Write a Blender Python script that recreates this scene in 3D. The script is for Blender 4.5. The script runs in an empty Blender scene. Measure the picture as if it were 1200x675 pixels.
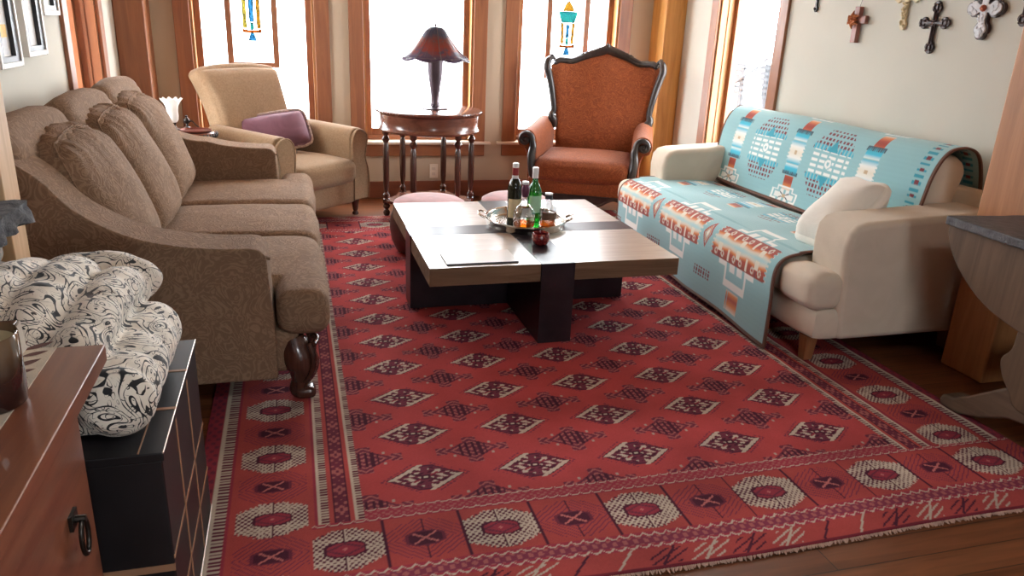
import bpy, bmesh, math, random
import numpy as np
from math import sin, cos, pi, radians, sqrt, atan2
from mathutils import Vector, Matrix, noise

random.seed(7)
COL = bpy.context.scene.collection
FR = {}          # object -> world matrix of its root frame

# ------------------------------------------------------------------ objects
def tag(o, label=None, cat=None, group=None, kind=None):
    if label: o['label'] = label
    if cat: o['category'] = cat
    if group: o['group'] = group
    if kind: o['kind'] = kind
    return o

def thing(name, label, cat, loc=(0, 0, 0), rz=0.0, group=None):
    o = bpy.data.objects.new(name, None)
    COL.objects.link(o)
    o.location = loc
    o.rotation_euler = (0, 0, rz)
    o.empty_display_size = 0.1
    FR[o] = Matrix.Translation(Vector(loc)) @ Matrix.Rotation(rz, 4, 'Z')
    return tag(o, label, cat, group)

def copy_tree(o, parent=None):
    c = o.copy()
    COL.objects.link(c)
    if parent is not None:
        c.parent = parent
    for ch in list(o.children):
        copy_tree(ch, c)
    return c

# ------------------------------------------------------------------ mesh builder
def cm(pts, n=8, closed=False):
    """Catmull-Rom through points"""
    P = [Vector(p) for p in pts]
    out = []
    L = len(P)
    rng = range(L) if closed else range(L - 1)
    for i in rng:
        if closed:
            p0, p1, p2, p3 = P[(i - 1) % L], P[i], P[(i + 1) % L], P[(i + 2) % L]
        else:
            p1, p2 = P[i], P[i + 1]
            p0 = P[i - 1] if i > 0 else p1 * 2 - p2
            p3 = P[i + 2] if i + 2 < L else p2 * 2 - p1
        for k in range(n):
            t = k / n
            out.append(0.5 * ((2 * p1) + (p2 - p0) * t + (2 * p0 - 5 * p1 + 4 * p2 - p3) * t * t + (3 * p1 - p0 - 3 * p2 + p3) * t ** 3))
    if not closed:
        out.append(P[-1].copy())
    return out

class MB:
    def __init__(s):
        s.v = []; s.f = []; s.m = Matrix.Identity(4)
    def add(s, vs, fs):
        b = len(s.v)
        s.v += [s.m @ Vector(v) for v in vs]
        s.f += [tuple(i + b for i in f) for f in fs]
        return s
    def box(s, x0, x1, y0, y1, z0, z1):
        vs = [(x, y, z) for x in (x0, x1) for y in (y0, y1) for z in (z0, z1)]
        return s.add(vs, [(0, 1, 3, 2), (4, 6, 7, 5), (0, 4, 5, 1), (2, 3, 7, 6), (0, 2, 6, 4), (1, 5, 7, 3)])
    def prism(s, poly, axis, a0, a1):
        """poly: 2D points. axis x: (y,z); y: (x,z); z: (x,y)"""
        def mk(p, a):
            return {'x': (a, p[0], p[1]), 'y': (p[0], a, p[1]), 'z': (p[0], p[1], a)}[axis]
        n = len(poly)
        vs = [mk(p, a0) for p in poly] + [mk(p, a1) for p in poly]
        fs = [tuple(range(n))[::-1], tuple(range(n, 2 * n))] + [(i, (i + 1) % n, n + (i + 1) % n, n + i) for i in range(n)]
        return s.add(vs, fs)
    def lathe(s, prof, c=(0, 0, 0), n=28, sx=1.0, sy=1.0):
        vs = []; fs = []
        for r, z in prof:
            for k in range(n):
                a = 2 * pi * k / n
                vs.append((c[0] + r * cos(a) * sx, c[1] + r * sin(a) * sy, c[2] + z))
        m = len(prof)
        for i in range(m - 1):
            for k in range(n):
                k2 = (k + 1) % n
                fs.append((i * n + k, i * n + k2, (i + 1) * n + k2, (i + 1) * n + k))
        if prof[0][0] > 1e-5: fs.append(tuple(range(n))[::-1])
        if prof[-1][0] > 1e-5: fs.append(tuple((m - 1) * n + k for k in range(n)))
        return s.add(vs, fs)
    def tube(s, path, r, n=12, flat=1.0, up=None):
        P = [Vector(p) for p in path]
        R = r if isinstance(r, (list, tuple)) else [r] * len(P)
        if len(R) != len(P):
            R = list(np.interp(np.linspace(0, 1, len(P)), np.linspace(0, 1, len(R)), R))
        vs = []; fs = []
        prev = None
        for i, p in enumerate(P):
            t = (P[min(i + 1, len(P) - 1)] - P[max(i - 1, 0)])
            t = t.normalized() if t.length > 1e-9 else Vector((0, 0, 1))
            if prev is None:
                a = Vector(up) if up else (Vector((0, 0, 1)) if abs(t.z) < .9 else Vector((1, 0, 0)))
            else:
                a = prev
            u = (a - t * a.dot(t))
            u = u.normalized() if u.length > 1e-6 else t.orthogonal().normalized()
            w = t.cross(u); prev = u
            for k in range(n):
                g = 2 * pi * k / n
                vs.append(p + u * (cos(g) * R[i]) + w * (sin(g) * R[i] * flat))
        L = len(P)
        for i in range(L - 1):
            for k in range(n):
                k2 = (k + 1) % n
                fs.append((i * n + k, i * n + k2, (i + 1) * n + k2, (i + 1) * n + k))
        fs.append(tuple(range(n))[::-1]); fs.append(tuple((L - 1) * n + k for k in range(n)))
        return s.add(vs, fs)
    def rbox(s, c, half, r=.04, n=10, puff=(0, 0, 0), rot=None, wr=0.0, seed=0, taper=None):
        """rounded puffy box (a cushion)"""
        c = Vector(c); half = Vector(half)
        idx = {}; vs = []; fs = []
        def warp(q):
            # denser towards the edges
            return Vector([math.copysign(1 - (1 - abs(t)) ** 1.5, t) for t in q])
        def vert(key):
            if key in idx: return idx[key]
            q = Vector([-1 + 2 * k / n for k in key])
            q = warp(q)
            p = Vector([q[i] * half[i] for i in range(3)])
            inner = Vector([max(-(half[i] - r), min(half[i] - r, p[i])) for i in range(3)])
            d = p - inner
            if d.length > 1e-9: p = inner + d.normalized() * r
            bx, by, bz = (1 - q.x ** 2), (1 - q.y ** 2), (1 - q.z ** 2)
            p.x += puff[0] * q.x * (by * bz) ** .7
            p.y += puff[1] * q.y * (bx * bz) ** .7
            p.z += puff[2] * q.z * (bx * by) ** .7
            if taper: p = taper(p, q)
            if wr:
                p += noise.noise_vector(p * 7 + Vector((seed, seed * 2, 0))) * wr
            if rot is not None: p = rot @ p
            idx[key] = len(vs); vs.append(c + p)
            return idx[key]
        for ax in range(3):
            for side in (0, n):
                o = [i for i in range(3) if i != ax]
                for a in range(n):
                    for b in range(n):
                        ks = []
                        for da, db in ((0, 0), (1, 0), (1, 1), (0, 1)):
                            k = [0, 0, 0]; k[ax] = side; k[o[0]] = a + da; k[o[1]] = b + db
                            ks.append(vert(tuple(k)))
                        flip = (side == 0) ^ (ax == 1)
                        fs.append(tuple(ks[::-1] if flip else ks))
        return s.add(vs, fs)
    def grid(s, fn, nu, nv, cu=False):
        vs = [fn(i / (nu if cu else nu - 1), j / (nv - 1)) for i in range(nu) for j in range(nv)]
        fs = []
        for i in range(nu if cu else nu - 1):
            i2 = (i + 1) % nu
            for j in range(nv - 1):
                fs.append((i * nv + j, i2 * nv + j, i2 * nv + j + 1, i * nv + j + 1))
        return s.add(vs, fs)
    def build(s, name, mat, parent=None, local=False, bevel=0, seg=2, sub=0, smooth=True, solid=0, sharp=38, remesh=0, kind=None):
        me = bpy.data.meshes.new(name)
        V = s.v
        if parent is not None and not local:
            inv = FR[parent].inverted()
            V = [inv @ v for v in V]
        me.from_pydata([tuple(v) for v in V], [], s.f)
        me.validate()
        bm = bmesh.new(); bm.from_mesh(me)
        bmesh.ops.recalc_face_normals(bm, faces=bm.faces)
        bm.to_mesh(me); bm.free()
        if smooth:
            me.shade_smooth()
            if not (sub or remesh): me.set_sharp_from_angle(angle=radians(sharp))
        me.materials.append(mat)
        o = bpy.data.objects.new(name, me)
        COL.objects.link(o)
        if parent is not None:
            o.parent = parent
            FR[o] = FR[parent]
        else:
            FR[o] = Matrix.Identity(4)
        if solid:
            md = o.modifiers.new('solid', 'SOLIDIFY'); md.thickness = solid; md.offset = 0
        if remesh:
            md = o.modifiers.new('re', 'REMESH'); md.mode = 'VOXEL'; md.voxel_size = remesh; md.use_smooth_shade = True
            md = o.modifiers.new('sm', 'SMOOTH'); md.iterations = 2; md.factor = .5
        if bevel:
            md = o.modifiers.new('bev', 'BEVEL'); md.width = bevel; md.segments = seg
            md.limit_method = 'ANGLE'; md.angle_limit = radians(40); md.harden_normals = True
        if sub:
            md = o.modifiers.new('sub', 'SUBSURF'); md.levels = sub; md.render_levels = sub
        if kind: o['kind'] = kind
        return o

def struct(mb, name, mat, label=None, cat=None, **k):
    o = mb.build(name, mat, None, **k)
    o['kind'] = 'structure'
    if label: o['label'] = label
    if cat: o['category'] = cat
    return o

# ------------------------------------------------------------------ materials
class NT:
    def __init__(s, name):
        s.m = bpy.data.materials.new(name); s.m.use_nodes = True
        s.t = s.m.node_tree; s.b = s.t.nodes['Principled BSDF']; s.out = s.t.nodes['Material Output']
    def n(s, typ, **k):
        nd = s.t.nodes.new(typ)
        for a, v in k.items():
            if a.startswith('i_'):
                key = a[2:].replace('_', ' ')
                nd.inputs[key].default_value = v
            else: setattr(nd, a, v)
        return nd
    def l(s, a, b): s.t.links.new(a, b)
    def coord(s, scale=(1, 1, 1), rot=(0, 0, 0)):
        c = s.n('ShaderNodeTexCoord'); mp = s.n('ShaderNodeMapping')
        mp.inputs['Scale'].default_value = scale; mp.inputs['Rotation'].default_value = rot
        s.l(c.outputs['Object'], mp.inputs['Vector']); return mp.outputs[0]
    def ramp(s, fac, stops):
        r = s.n('ShaderNodeValToRGB')
        e = r.color_ramp.elements
        while len(e) < len(stops): e.new(.5)
        for i, (p, c) in enumerate(stops):
            e[i].position = p; e[i].color = (*c, 1)
        s.l(fac, r.inputs[0]); return r.outputs[0]
    def bump(s, h, strength=.3, dist=.01):
        b = s.n('ShaderNodeBump'); b.inputs['Strength'].default_value = strength; b.inputs['Distance'].default_value = dist
        s.l(h, b.inputs['Height']); s.l(b.outputs[0], s.b.inputs['Normal'])

def P(nt, **k):
    names = {'rough': 'Roughness', 'metal': 'Metallic', 'trans': 'Transmission Weight', 'ior': 'IOR', 'sheen': 'Sheen Weight', 'coat': 'Coat Weight', 'spec': 'Specular IOR Level'}
    for a, v in k.items(): nt.b.inputs[names[a]].default_value = v

def plain(name, c, rough=.5, var=.12, scale=6, bump=0, bscale=60, **k):
    t = NT(name)
    nz = t.n('ShaderNodeTexNoise', i_Scale=scale, i_Detail=4.0); t.l(t.coord(), nz.inputs['Vector'])
    a = tuple(x * (1 - var) for x in c); b = tuple(min(1, x * (1 + var)) for x in c)
    t.l(t.ramp(nz.outputs[0], [(.3, a), (.7, b)]), t.b.inputs['Base Color'])
    P(t, rough=rough, **k)
    if bump:
        n2 = t.n('ShaderNodeTexNoise', i_Scale=bscale, i_Detail=3.0); t.l(t.coord(), n2.inputs['Vector'])
        t.bump(n2.outputs[0], bump, .005)
    return t.m

def wood(name, dark, light, axis='z', rough=.4, scale=1.0, coat=0.0, spec=.5, knots=False):
    t = NT(name)
    st = {'x': (.6, 9, 9), 'y': (9, .6, 9), 'z': (9, 9, .6)}[axis]
    co = t.coord(tuple(v * scale for v in st))
    nz = t.n('ShaderNodeTexNoise', i_Scale=2.2, i_Detail=6.0, i_Roughness=.62, i_Distortion=.9); t.l(co, nz.inputs['Vector'])
    mid = tuple((a + b) / 2 for a, b in zip(dark, light))
    t.l(t.ramp(nz.outputs[0], [(.3, dark), (.5, mid), (.7, light)]), t.b.inputs['Base Color'])
    P(t, rough=rough, coat=coat, spec=spec)
    t.bump(nz.outputs[0], .15, .003)
    return t.m

def fabric(name, c, c2=None, scale=14, var=.2, bump=.35, sheen=.3, rough=.9, pat='paisley', wr=2.5):
    """woven upholstery with a tone-on-tone figure"""
    t = NT(name)
    c2 = c2 or tuple(x * (1 - var) for x in c)
    co = t.coord()
    nz = t.n('ShaderNodeTexNoise', i_Scale=scale, i_Detail=2.0, i_Distortion=2.6); t.l(co, nz.inputs['Vector'])
    if pat == 'paisley':
        wv = t.n('ShaderNodeMath', operation='SINE'); ml = t.n('ShaderNodeMath', operation='MULTIPLY'); ml.inputs[1].default_value = 42
        t.l(nz.outputs[0], ml.inputs[0]); t.l(ml.outputs[0], wv.inputs[0]); src = wv.outputs[0]
        col = t.ramp(src, [(.0, c2), (.75, c)])
    else:
        src = nz.outputs[0]; col = t.ramp(src, [(.35, c2), (.65, c)])
    t.l(col, t.b.inputs['Base Color'])
    P(t, rough=rough, sheen=sheen, spec=.2)
    n2 = t.n('ShaderNodeTexNoise', i_Scale=260.0, i_Detail=1.0); t.l(co, n2.inputs['Vector'])
    n3 = t.n('ShaderNodeTexNoise', i_Scale=wr, i_Detail=3.0, i_Distortion=.6); t.l(co, n3.inputs['Vector'])
    ad = t.n('ShaderNodeMath', operation='MULTIPLY_ADD'); t.l(n2.outputs[0], ad.inputs[0]); ad.inputs[1].default_value = .12; t.l(n3.outputs[0], ad.inputs[2])
    ad2 = t.n('ShaderNodeMath', operation='MULTIPLY_ADD'); t.l(src, ad2.inputs[0]); ad2.inputs[1].default_value = .05; t.l(ad.outputs[0], ad2.inputs[2])
    t.bump(ad2.outputs[0], bump, .02)
    return t.m

def painted(name, rough=.95, bump=.4, wear=.25, sheen=.2, bs=400):
    """colour woven into the surface (attribute Col), worn a little"""
    t = NT(name)
    at = t.n('ShaderNodeAttribute', attribute_name='Col')
    nz = t.n('ShaderNodeTexNoise', i_Scale=3.5, i_Detail=6.0); co = t.coord(); t.l(co, nz.inputs['Vector'])
    f = t.ramp(nz.outputs[0], [(.3, (1 - wear,) * 3), (.7, (1 + 0 * wear,) * 3)])
    mx = t.n('ShaderNodeMix', data_type='RGBA', blend_type='MULTIPLY'); mx.inputs[0].default_value = 1
    t.l(at.outputs['Color'], mx.inputs[6]); t.l(f, mx.inputs[7])
    t.l(mx.outputs[2], t.b.inputs['Base Color'])
    P(t, rough=rough, sheen=sheen, spec=.15)
    n2 = t.n('ShaderNodeTexNoise', i_Scale=float(bs), i_Detail=1.0); t.l(co, n2.inputs['Vector'])
    t.bump(n2.outputs[0], bump, .003)
    return t.m

def glassy(name, c, rough=.02, ior=1.45):
    t = NT(name); t.b.inputs['Base Color'].default_value = (*c, 1)
    P(t, rough=rough, trans=1.0, ior=ior)
    return t.m

def pane_mat(name, c=(1, 1, 1), gloss=.06, soft=0.0):
    """thin glass: lets light straight through, with a weak reflection"""
    t = NT(name)
    tr = t.n('ShaderNodeBsdfTransparent'); tr.inputs[0].default_value = (*c, 1)
    gl = t.n('ShaderNodeBsdfGlossy'); gl.inputs['Roughness'].default_value = .02
    mx = t.n('ShaderNodeMixShader'); mx.inputs[0].default_value = gloss
    t.l(tr.outputs[0], mx.inputs[1]); t.l(gl.outputs[0], mx.inputs[2])
    last = mx.outputs[0]
    if soft:
        ts = t.n('ShaderNodeBsdfTranslucent'); ts.inputs[0].default_value = (*c, 1)
        m2 = t.n('ShaderNodeMixShader'); m2.inputs[0].default_value = soft
        t.l(last, m2.inputs[1]); t.l(ts.outputs[0], m2.inputs[2]); last = m2.outputs[0]
    t.l(last, t.out.inputs[0])
    return t.m

M = {}
M['wall'] = plain('wall_paint', (.60, .585, .51), .9, .03, 2, .1, 200)
M['wall_tan'] = plain('tan_wall_paint', (.47, .385, .285), .9, .03, 2, .1, 200)
M['ceiling'] = plain('ceiling_paint', (.72, .70, .64), .9, .02)
M['amber'] = wood('amber_timber', (.42, .18, .035), (.64, .33, .085), 'z', .38, 1)
M['trimz'] = wood('stained_trim_upright', (.20, .068, .027), (.32, .12, .045), 'z', .4)
M['trimx'] = wood('stained_trim_level', (.20, .068, .027), (.32, .12, .045), 'x', .4)
M['trimy'] = wood('stained_trim_along', (.20, .068, .027), (.32, .12, .045), 'y', .4)
M['jamb'] = wood('jamb_timber', (.30, .12, .030), (.44, .20, .06), 'z', .4)
M['base'] = wood('baseboard_wood', (.17, .05, .025), (.27, .085, .04), 'x', .45)
M['pine'] = wood('pale_pine_post', (.55, .33, .16), (.72, .48, .27), 'z', .5)
M['orangepost'] = wood('orange_post', (.34, .13, .045), (.50, .22, .08), 'z', .5)
M['darkwood'] = wood('dark_turned_wood', (.035, .012, .008), (.10, .035, .022), 'z', .25, coat=.4)
M['carved'] = wood('black_carved_wood', (.010, .007, .006), (.035, .024, .020), 'z', .34, coat=.2)
M['mahog'] = wood('mahogany', (.10, .03, .018), (.20, .07, .04), 'x', .25, coat=.4)
M['reddish'] = wood('reddish_cabinet_wood', (.15, .048, .024), (.27, .095, .045), 'y', .33, coat=.25)
M['pewter'] = plain('dark_iron', (.05, .045, .04), .35, .2, metal=.9)
M['glass'] = pane_mat('window_glass')
M['espresso'] = wood('espresso_wood', (.012, .007, .008), (.028, .016, .018), 'z', .42)
M['topboard'] = None
M['black'] = plain('black_lacquer', (.012, .010, .012), .42, .3)
M['gilt'] = plain('brass_inlay', (.36, .19, .11), .4, .1)
# ------------------------------------------------------------------ room
XL, XR, YB, YF, ZC = -1.14, 3.14, 6.25, -3.2, 2.75
XL2 = -3.0    # the room opens wider behind the camera

def floor_mat():
    t = NT('plank_floor')
    co = t.coord()
    br = t.n('ShaderNodeTexBrick'); br.offset = .37
    br.inputs['Scale'].default_value = 1.0; br.inputs['Brick Width'].default_value = 1.4; br.inputs['Row Height'].default_value = .095
    br.inputs['Mortar Size'].default_value = .002
    br.inputs['Color1'].default_value = (.15, .050, .020, 1); br.inputs['Color2'].default_value = (.21, .078, .032, 1); br.inputs['Mortar'].default_value = (.05, .02, .01, 1)
    t.l(co, br.inputs['Vector'])
    nz = t.n('ShaderNodeTexNoise', i_Scale=3.0, i_Detail=6.0, i_Distortion=.8); t.l(t.coord((1, 12, 1)), nz.inputs['Vector'])
    f = t.ramp(nz.outputs[0], [(.3, (.6, .55, .5)), (.7, (1.15, 1.1, 1.05))])
    mx = t.n('ShaderNodeMix', data_type='RGBA', blend_type='MULTIPLY'); mx.inputs[0].default_value = 1
    t.l(br.outputs[0], mx.inputs[6]); t.l(f, mx.inputs[7]); t.l(mx.outputs[2], t.b.inputs['Base Color'])
    P(t, rough=.35)
    return t.m
struct(MB().box(XL2 - .2, XR + .2, YF - .2, YB + .2, -.12, 0), 'floor', floor_mat(), smooth=False)
FILL_OP = (.4, 1.1, -.65, .05)     # unseen ceiling opening, added for overhead light on the near part
struct(MB().box(XL2 - .2, XR + .2, YF - .2, FILL_OP[2], ZC, ZC + .12).box(XL2 - .2, XR + .2, FILL_OP[3], YB + .2, ZC, ZC + .12).box(XL2 - .2, FILL_OP[0], FILL_OP[2], FILL_OP[3], ZC, ZC + .12).box(FILL_OP[1], XR + .2, FILL_OP[2], FILL_OP[3], ZC, ZC + .12), 'ceiling', wood('ceiling_boards', (.34, .19, .09), (.48, .29, .15), 'y', .5), smooth=False)

# wall with openings: axis 'x' = plane spans x; openings list (a0,a1,z0,z1)
def wall(name, axis, a0, a1, p0, p1, ops, mat=None):
    mb = MB()
    def bx(u0, u1, z0, z1):
        if u1 - u0 < 1e-4 or z1 - z0 < 1e-4: return
        if axis == 'x': mb.box(u0, u1, p0, p1, z0, z1)
        else: mb.box(p0, p1, u0, u1, z0, z1)
    cur = a0
    for (u0, u1, z0, z1) in sorted(ops):
        bx(cur, u0, 0, ZC); bx(u0, u1, 0, z0); bx(u0, u1, z1, ZC); cur = u1
    bx(cur, a1, 0, ZC)
    return struct(mb, name, mat or M['wall'], smooth=False)

ZS, ZT = .455, 2.32           # window opening
WC = [-.248, .984, 2.223]; HO = .435
wall('wall_back', 'x', XL - .2, XR + .2, YB, YB + .2, [(c - HO, c + HO, ZS, ZT) for c in WC], M['wall_tan'])
RW = (4.68, 5.46); LW = (4.75, 5.48)
wall('wall_right', 'y', YF, YB, XR, XR + .2, [(RW[0], RW[1], ZS, ZT)])
wall('wall_left', 'y', 2.42, YB, XL - .2, XL, [(LW[0], LW[1], ZS, ZT)])
LOG = wood('dark_log_wall', (.10, .045, .022), (.19, .09, .045), 'x', .6)
wall('wall_left_rear', 'y', YF, 2.42, XL2 - .2, XL2, [], LOG)
wall('wall_side_return', 'x', XL2 - .2, XL - .2, 2.42, 2.62, [], LOG)
wall('wall_front', 'x', XL2 - .2, XR + .2, YF - .2, YF, [(.6, 1.5, 1.2, 2.1)], LOG)

# back windows: casing, jamb, sash, pane
def window_back(n, cx):
    mb = MB()
    co = .545
    f = YB - .022
    mb.box(cx - co, cx - HO, f, YB, ZS, ZT + .11).box(cx + HO, cx + co, f, YB, ZS, ZT + .11)
    mb.box(cx - co - .02, cx + co + .02, f - .006, YB, ZT, ZT + .13)
    w = mb.build('window_%d' % n, M['trimz'], bevel=.004)
    w['kind'] = 'structure'; w['label'] = 'tall window in the far wall with stained wood casing'
    MB().box(cx - HO, cx - HO + .018, YB, YB + .19, ZS, ZT).box(cx + HO - .018, cx + HO, YB, YB + .19, ZS, ZT).box(cx - HO, cx + HO, YB, YB + .19, ZT - .018, ZT).build('jamb', M['jamb'], w)
    # stool and apron
    MB().box(cx - co - .045, cx + co + .045, YB - .05, YB + .1, ZS - .012, ZS + .01).build('sill', plain('pale_sill', (.62, .50, .40), .35, .05) if n == 1 else bpy.data.materials['pale_sill'], w, bevel=.004)
    MB().box(cx - co, cx + co, f, YB, ZS - .11, ZS - .014).build('apron', M['trimx'], w, bevel=.004)
    s = .045
    x0, x1, y0, y1 = cx - HO + .018, cx + HO - .018, YB + .09, YB + .135
    sash = MB().box(x0, x0 + s, y0, y1, ZS, ZT).box(x1 - s, x1, y0, y1, ZS, ZT).box(x0 + s, x1 - s, y0, y1, ZS, ZS + .10).box(x0 + s, x1 - s, y0, y1, ZT - .06, ZT).build('sash', M['trimz'], w, bevel=.004)
    MB().box(x0 + .01, x1 - .01, y0 - .018, y0, ZS + .012, ZS + .045).build('stop', M['trimx'], w, bevel=.003)
    MB().box(x0 + s, x1 - s, YB + .11, YB + .114, ZS + .10, ZT - .06).build('pane', M['glass'], sash, smooth=False)
for i, c in enumerate(WC): window_back(i + 1, c)

def window_side(n, X, sgn, r, label):
    """sgn +1: right wall (opening goes to +x); -1: left wall"""
    y0, y1 = r
    def bx(mb, xa, xb, *a):
        lo, hi = sorted((X + sgn * xa, X + sgn * xb)); return mb.box(lo, hi, *a)
    mb = MB()
    bx(mb, -.022, 0, y0 - .10, y0, ZS, ZT + .11); bx(mb, -.022, 0, y1, y1 + .10, ZS, ZT + .11); bx(mb, -.028, 0, y0 - .12, y1 + .12, ZT, ZT + .13)
    w = mb.build('window_%d' % n, M['trimz'], bevel=.004); w['kind'] = 'structure'; w['label'] = label
    j = MB(); bx(j, 0, .19, y0, y0 + .018, ZS, ZT); bx(j, 0, .19, y1 - .018, y1, ZS, ZT); bx(j, 0, .19, y0, y1, ZT - .018, ZT)
    bx(j, .055, .075, y1 - .026, y1 - .018, ZS, ZT)
    j.build('jamb', M['jamb'] if sgn > 0 else M['trimz'], w, bevel=.002)
    j = MB(); bx(j, -.05, .1, y0 - .13, y1 + .13, ZS - .012, ZS + .01); j.build('sill', bpy.data.materials['pale_sill'], w)
    j = MB(); bx(j, -.022, 0, y0 - .1, y1 + .1, ZS - .11, ZS - .014); j.build('apron', M['trimy'], w)
    s = .045; j = MB()
    bx(j, .11, .15, y0 + .018, y0 + .018 + s, ZS, ZT); bx(j, .11, .15, y1 - .018 - s, y1 - .018, ZS, ZT)
    bx(j, .11, .15, y0 + .018, y1 - .018, ZS, ZS + .1); bx(j, .11, .15, y0 + .018, y1 - .018, ZT - .06, ZT)
    sa = j.build('sash', M['trimz'], w)
    j = MB(); bx(j, .128, .132, y0 + .06, y1 - .06, ZS + .1, ZT - .06); j.build('pane', M['glass'], sa, smooth=False)
window_side(4, XR, 1, RW, 'tall window in the right wall above the cream sofa')
window_side(5, XL, -1, LW, 'tall window in the left wall behind the brown sofa')

# baseboards
def bb(name, *b):
    struct(MB().box(*b), name, M['base'], bevel=.004)
bb('baseboard_back', XL + .2, XR - .2, YB - .018, YB, 0, .137)
bb('baseboard_right', XR - .018, XR, 2.6, YB - .26, 0, .137)
bb('baseboard_left', XL, XL + .018, 2.65, YB - .26, 0, .137)

# timber posts
o = struct(MB().box(2.955, XR, 5.99, YB, 0, ZC), 'trim_1', M['amber'], 'amber timber post in the far right corner', bevel=.012)
o = struct(MB().box(XL, -.945, 5.99, YB, 0, ZC), 'trim_2', M['trimz'], 'timber post in the far left corner', bevel=.012)
struct(MB().box(2.83, XR, 2.33, 2.56, 0, ZC), 'trim_3', M['orangepost'], 'knotty timber post between cream sofa and stone-topped table', bevel=.01)
# foreground left: fireplace end post and panel
struct(MB().box(-.800, -.757, 2.30, 2.42, 0, 2.7), 'trim_4', M['pine'], 'pale timber edge post beside the stone ledge', bevel=.004)
struct(MB().box(-1.14, -.800, 2.34, 2.42, 0, ZC), 'trim_5', M['trimz'], 'brown wood panel behind the pale edge post', smooth=False)

# stone hearth wall under the ledge
def stone_mat(name, a, b, sc):
    t = NT(name); co = t.coord()
    vo = t.n('ShaderNodeTexVoronoi', i_Scale=sc); t.l(co, vo.inputs['Vector'])
    nz = t.n('ShaderNodeTexNoise', i_Scale=sc * 3, i_Detail=8.0, i_Roughness=.7); t.l(co, nz.inputs['Vector'])
    t.l(t.ramp(nz.outputs[0], [(.3, a), (.72, b)]), t.b.inputs['Base Color'])
    P(t, rough=.85); t.bump(nz.outputs[0], 1.0, .012); return t.m
M['stone'] = stone_mat('rough_grey_stone', (.03, .032, .038), (.20, .20, .21), 12)
M['stone2'] = stone_mat('pale_field_stone', (.20, .17, .14), (.46, .42, .36), 9)
def rough_slab(mb, x0, x1, y0, y1, z0, z1, n=(14, 40, 4), amp=.008, seed=0):
    idx = {}; vs = []; fs = []
    def vert(i, j, k):
        if (i, j, k) in idx: return idx[(i, j, k)]
        p = Vector((x0 + (x1 - x0) * i / n[0], y0 + (y1 - y0) * j / n[1], z0 + (z1 - z0) * k / n[2]))
        d = noise.noise_vector(p * 22 + Vector((seed, 0, 0)))
        a = amp if (k < n[2]) else amp * .35
        p += Vector((d.x * a if i in (0, n[0]) else 0, d.y * a if j in (0, n[1]) else 0, d.z * a * .6))
        idx[(i, j, k)] = len(vs); vs.append(p); return idx[(i, j, k)]
    for ax in range(3):
        o = [q for q in range(3) if q != ax]
        for side in (0, n[ax]):
            for a in range(n[o[0]]):
                for b in range(n[o[1]]):
                    q = []
                    for da, db in ((0, 0), (1, 0), (1, 1), (0, 1)):
                        k = [0, 0, 0]; k[ax] = side; k[o[0]] = a + da; k[o[1]] = b + db; q.append(vert(*k))
                    fs.append(tuple(q))
    return mb.add(vs, fs)
lg = thing('stone_mantel', 'rough grey stone ledge sticking out beside the pale post', 'mantel', (-.9, 2.0, .84))
rough_slab(MB(), -1.13, -.700, 1.52, 2.29, .842, .898, (14, 46, 4), .024, 3).build('ledge', M['stone'], lg, sharp=60)
mb = MB()
random.seed(3)
z = 0.0
while z < .80:
    h = min(random.uniform(.10, .17), .838 - z); y = 1.53
    if .838 - z - h < .05: h = .838 - z
    while y < 2.26:
        w = min(random.uniform(.14, .28), 2.28 - y)
        if w < .05: break
        mb.rbox((-.93, y + w / 2, z + h / 2), (.175, w / 2 + .002, h / 2 + .001), .025, 6, wr=.012, seed=z * 9 + y)
        y += w
    z += h
mb.build('stonework', M['stone2'], lg)

# outlet plate
ow = thing('wall_outlet', 'white outlet plate low on the far wall behind the round table', 'outlet', (1.105, YB, .25))
MB().box(1.07, 1.14, YB - .006, YB, .16, .275).build('plate', plain('outlet_plastic', (.75, .68, .58), .5, .02), ow, bevel=.002)
for zz in (.195, .24):
    MB().box(1.09, 1.12, YB - .008, YB - .005, zz - .012, zz + .012).build('socket', plain('socket_plastic', (.62, .56, .48), .5, .02), ow, bevel=.002)

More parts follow.
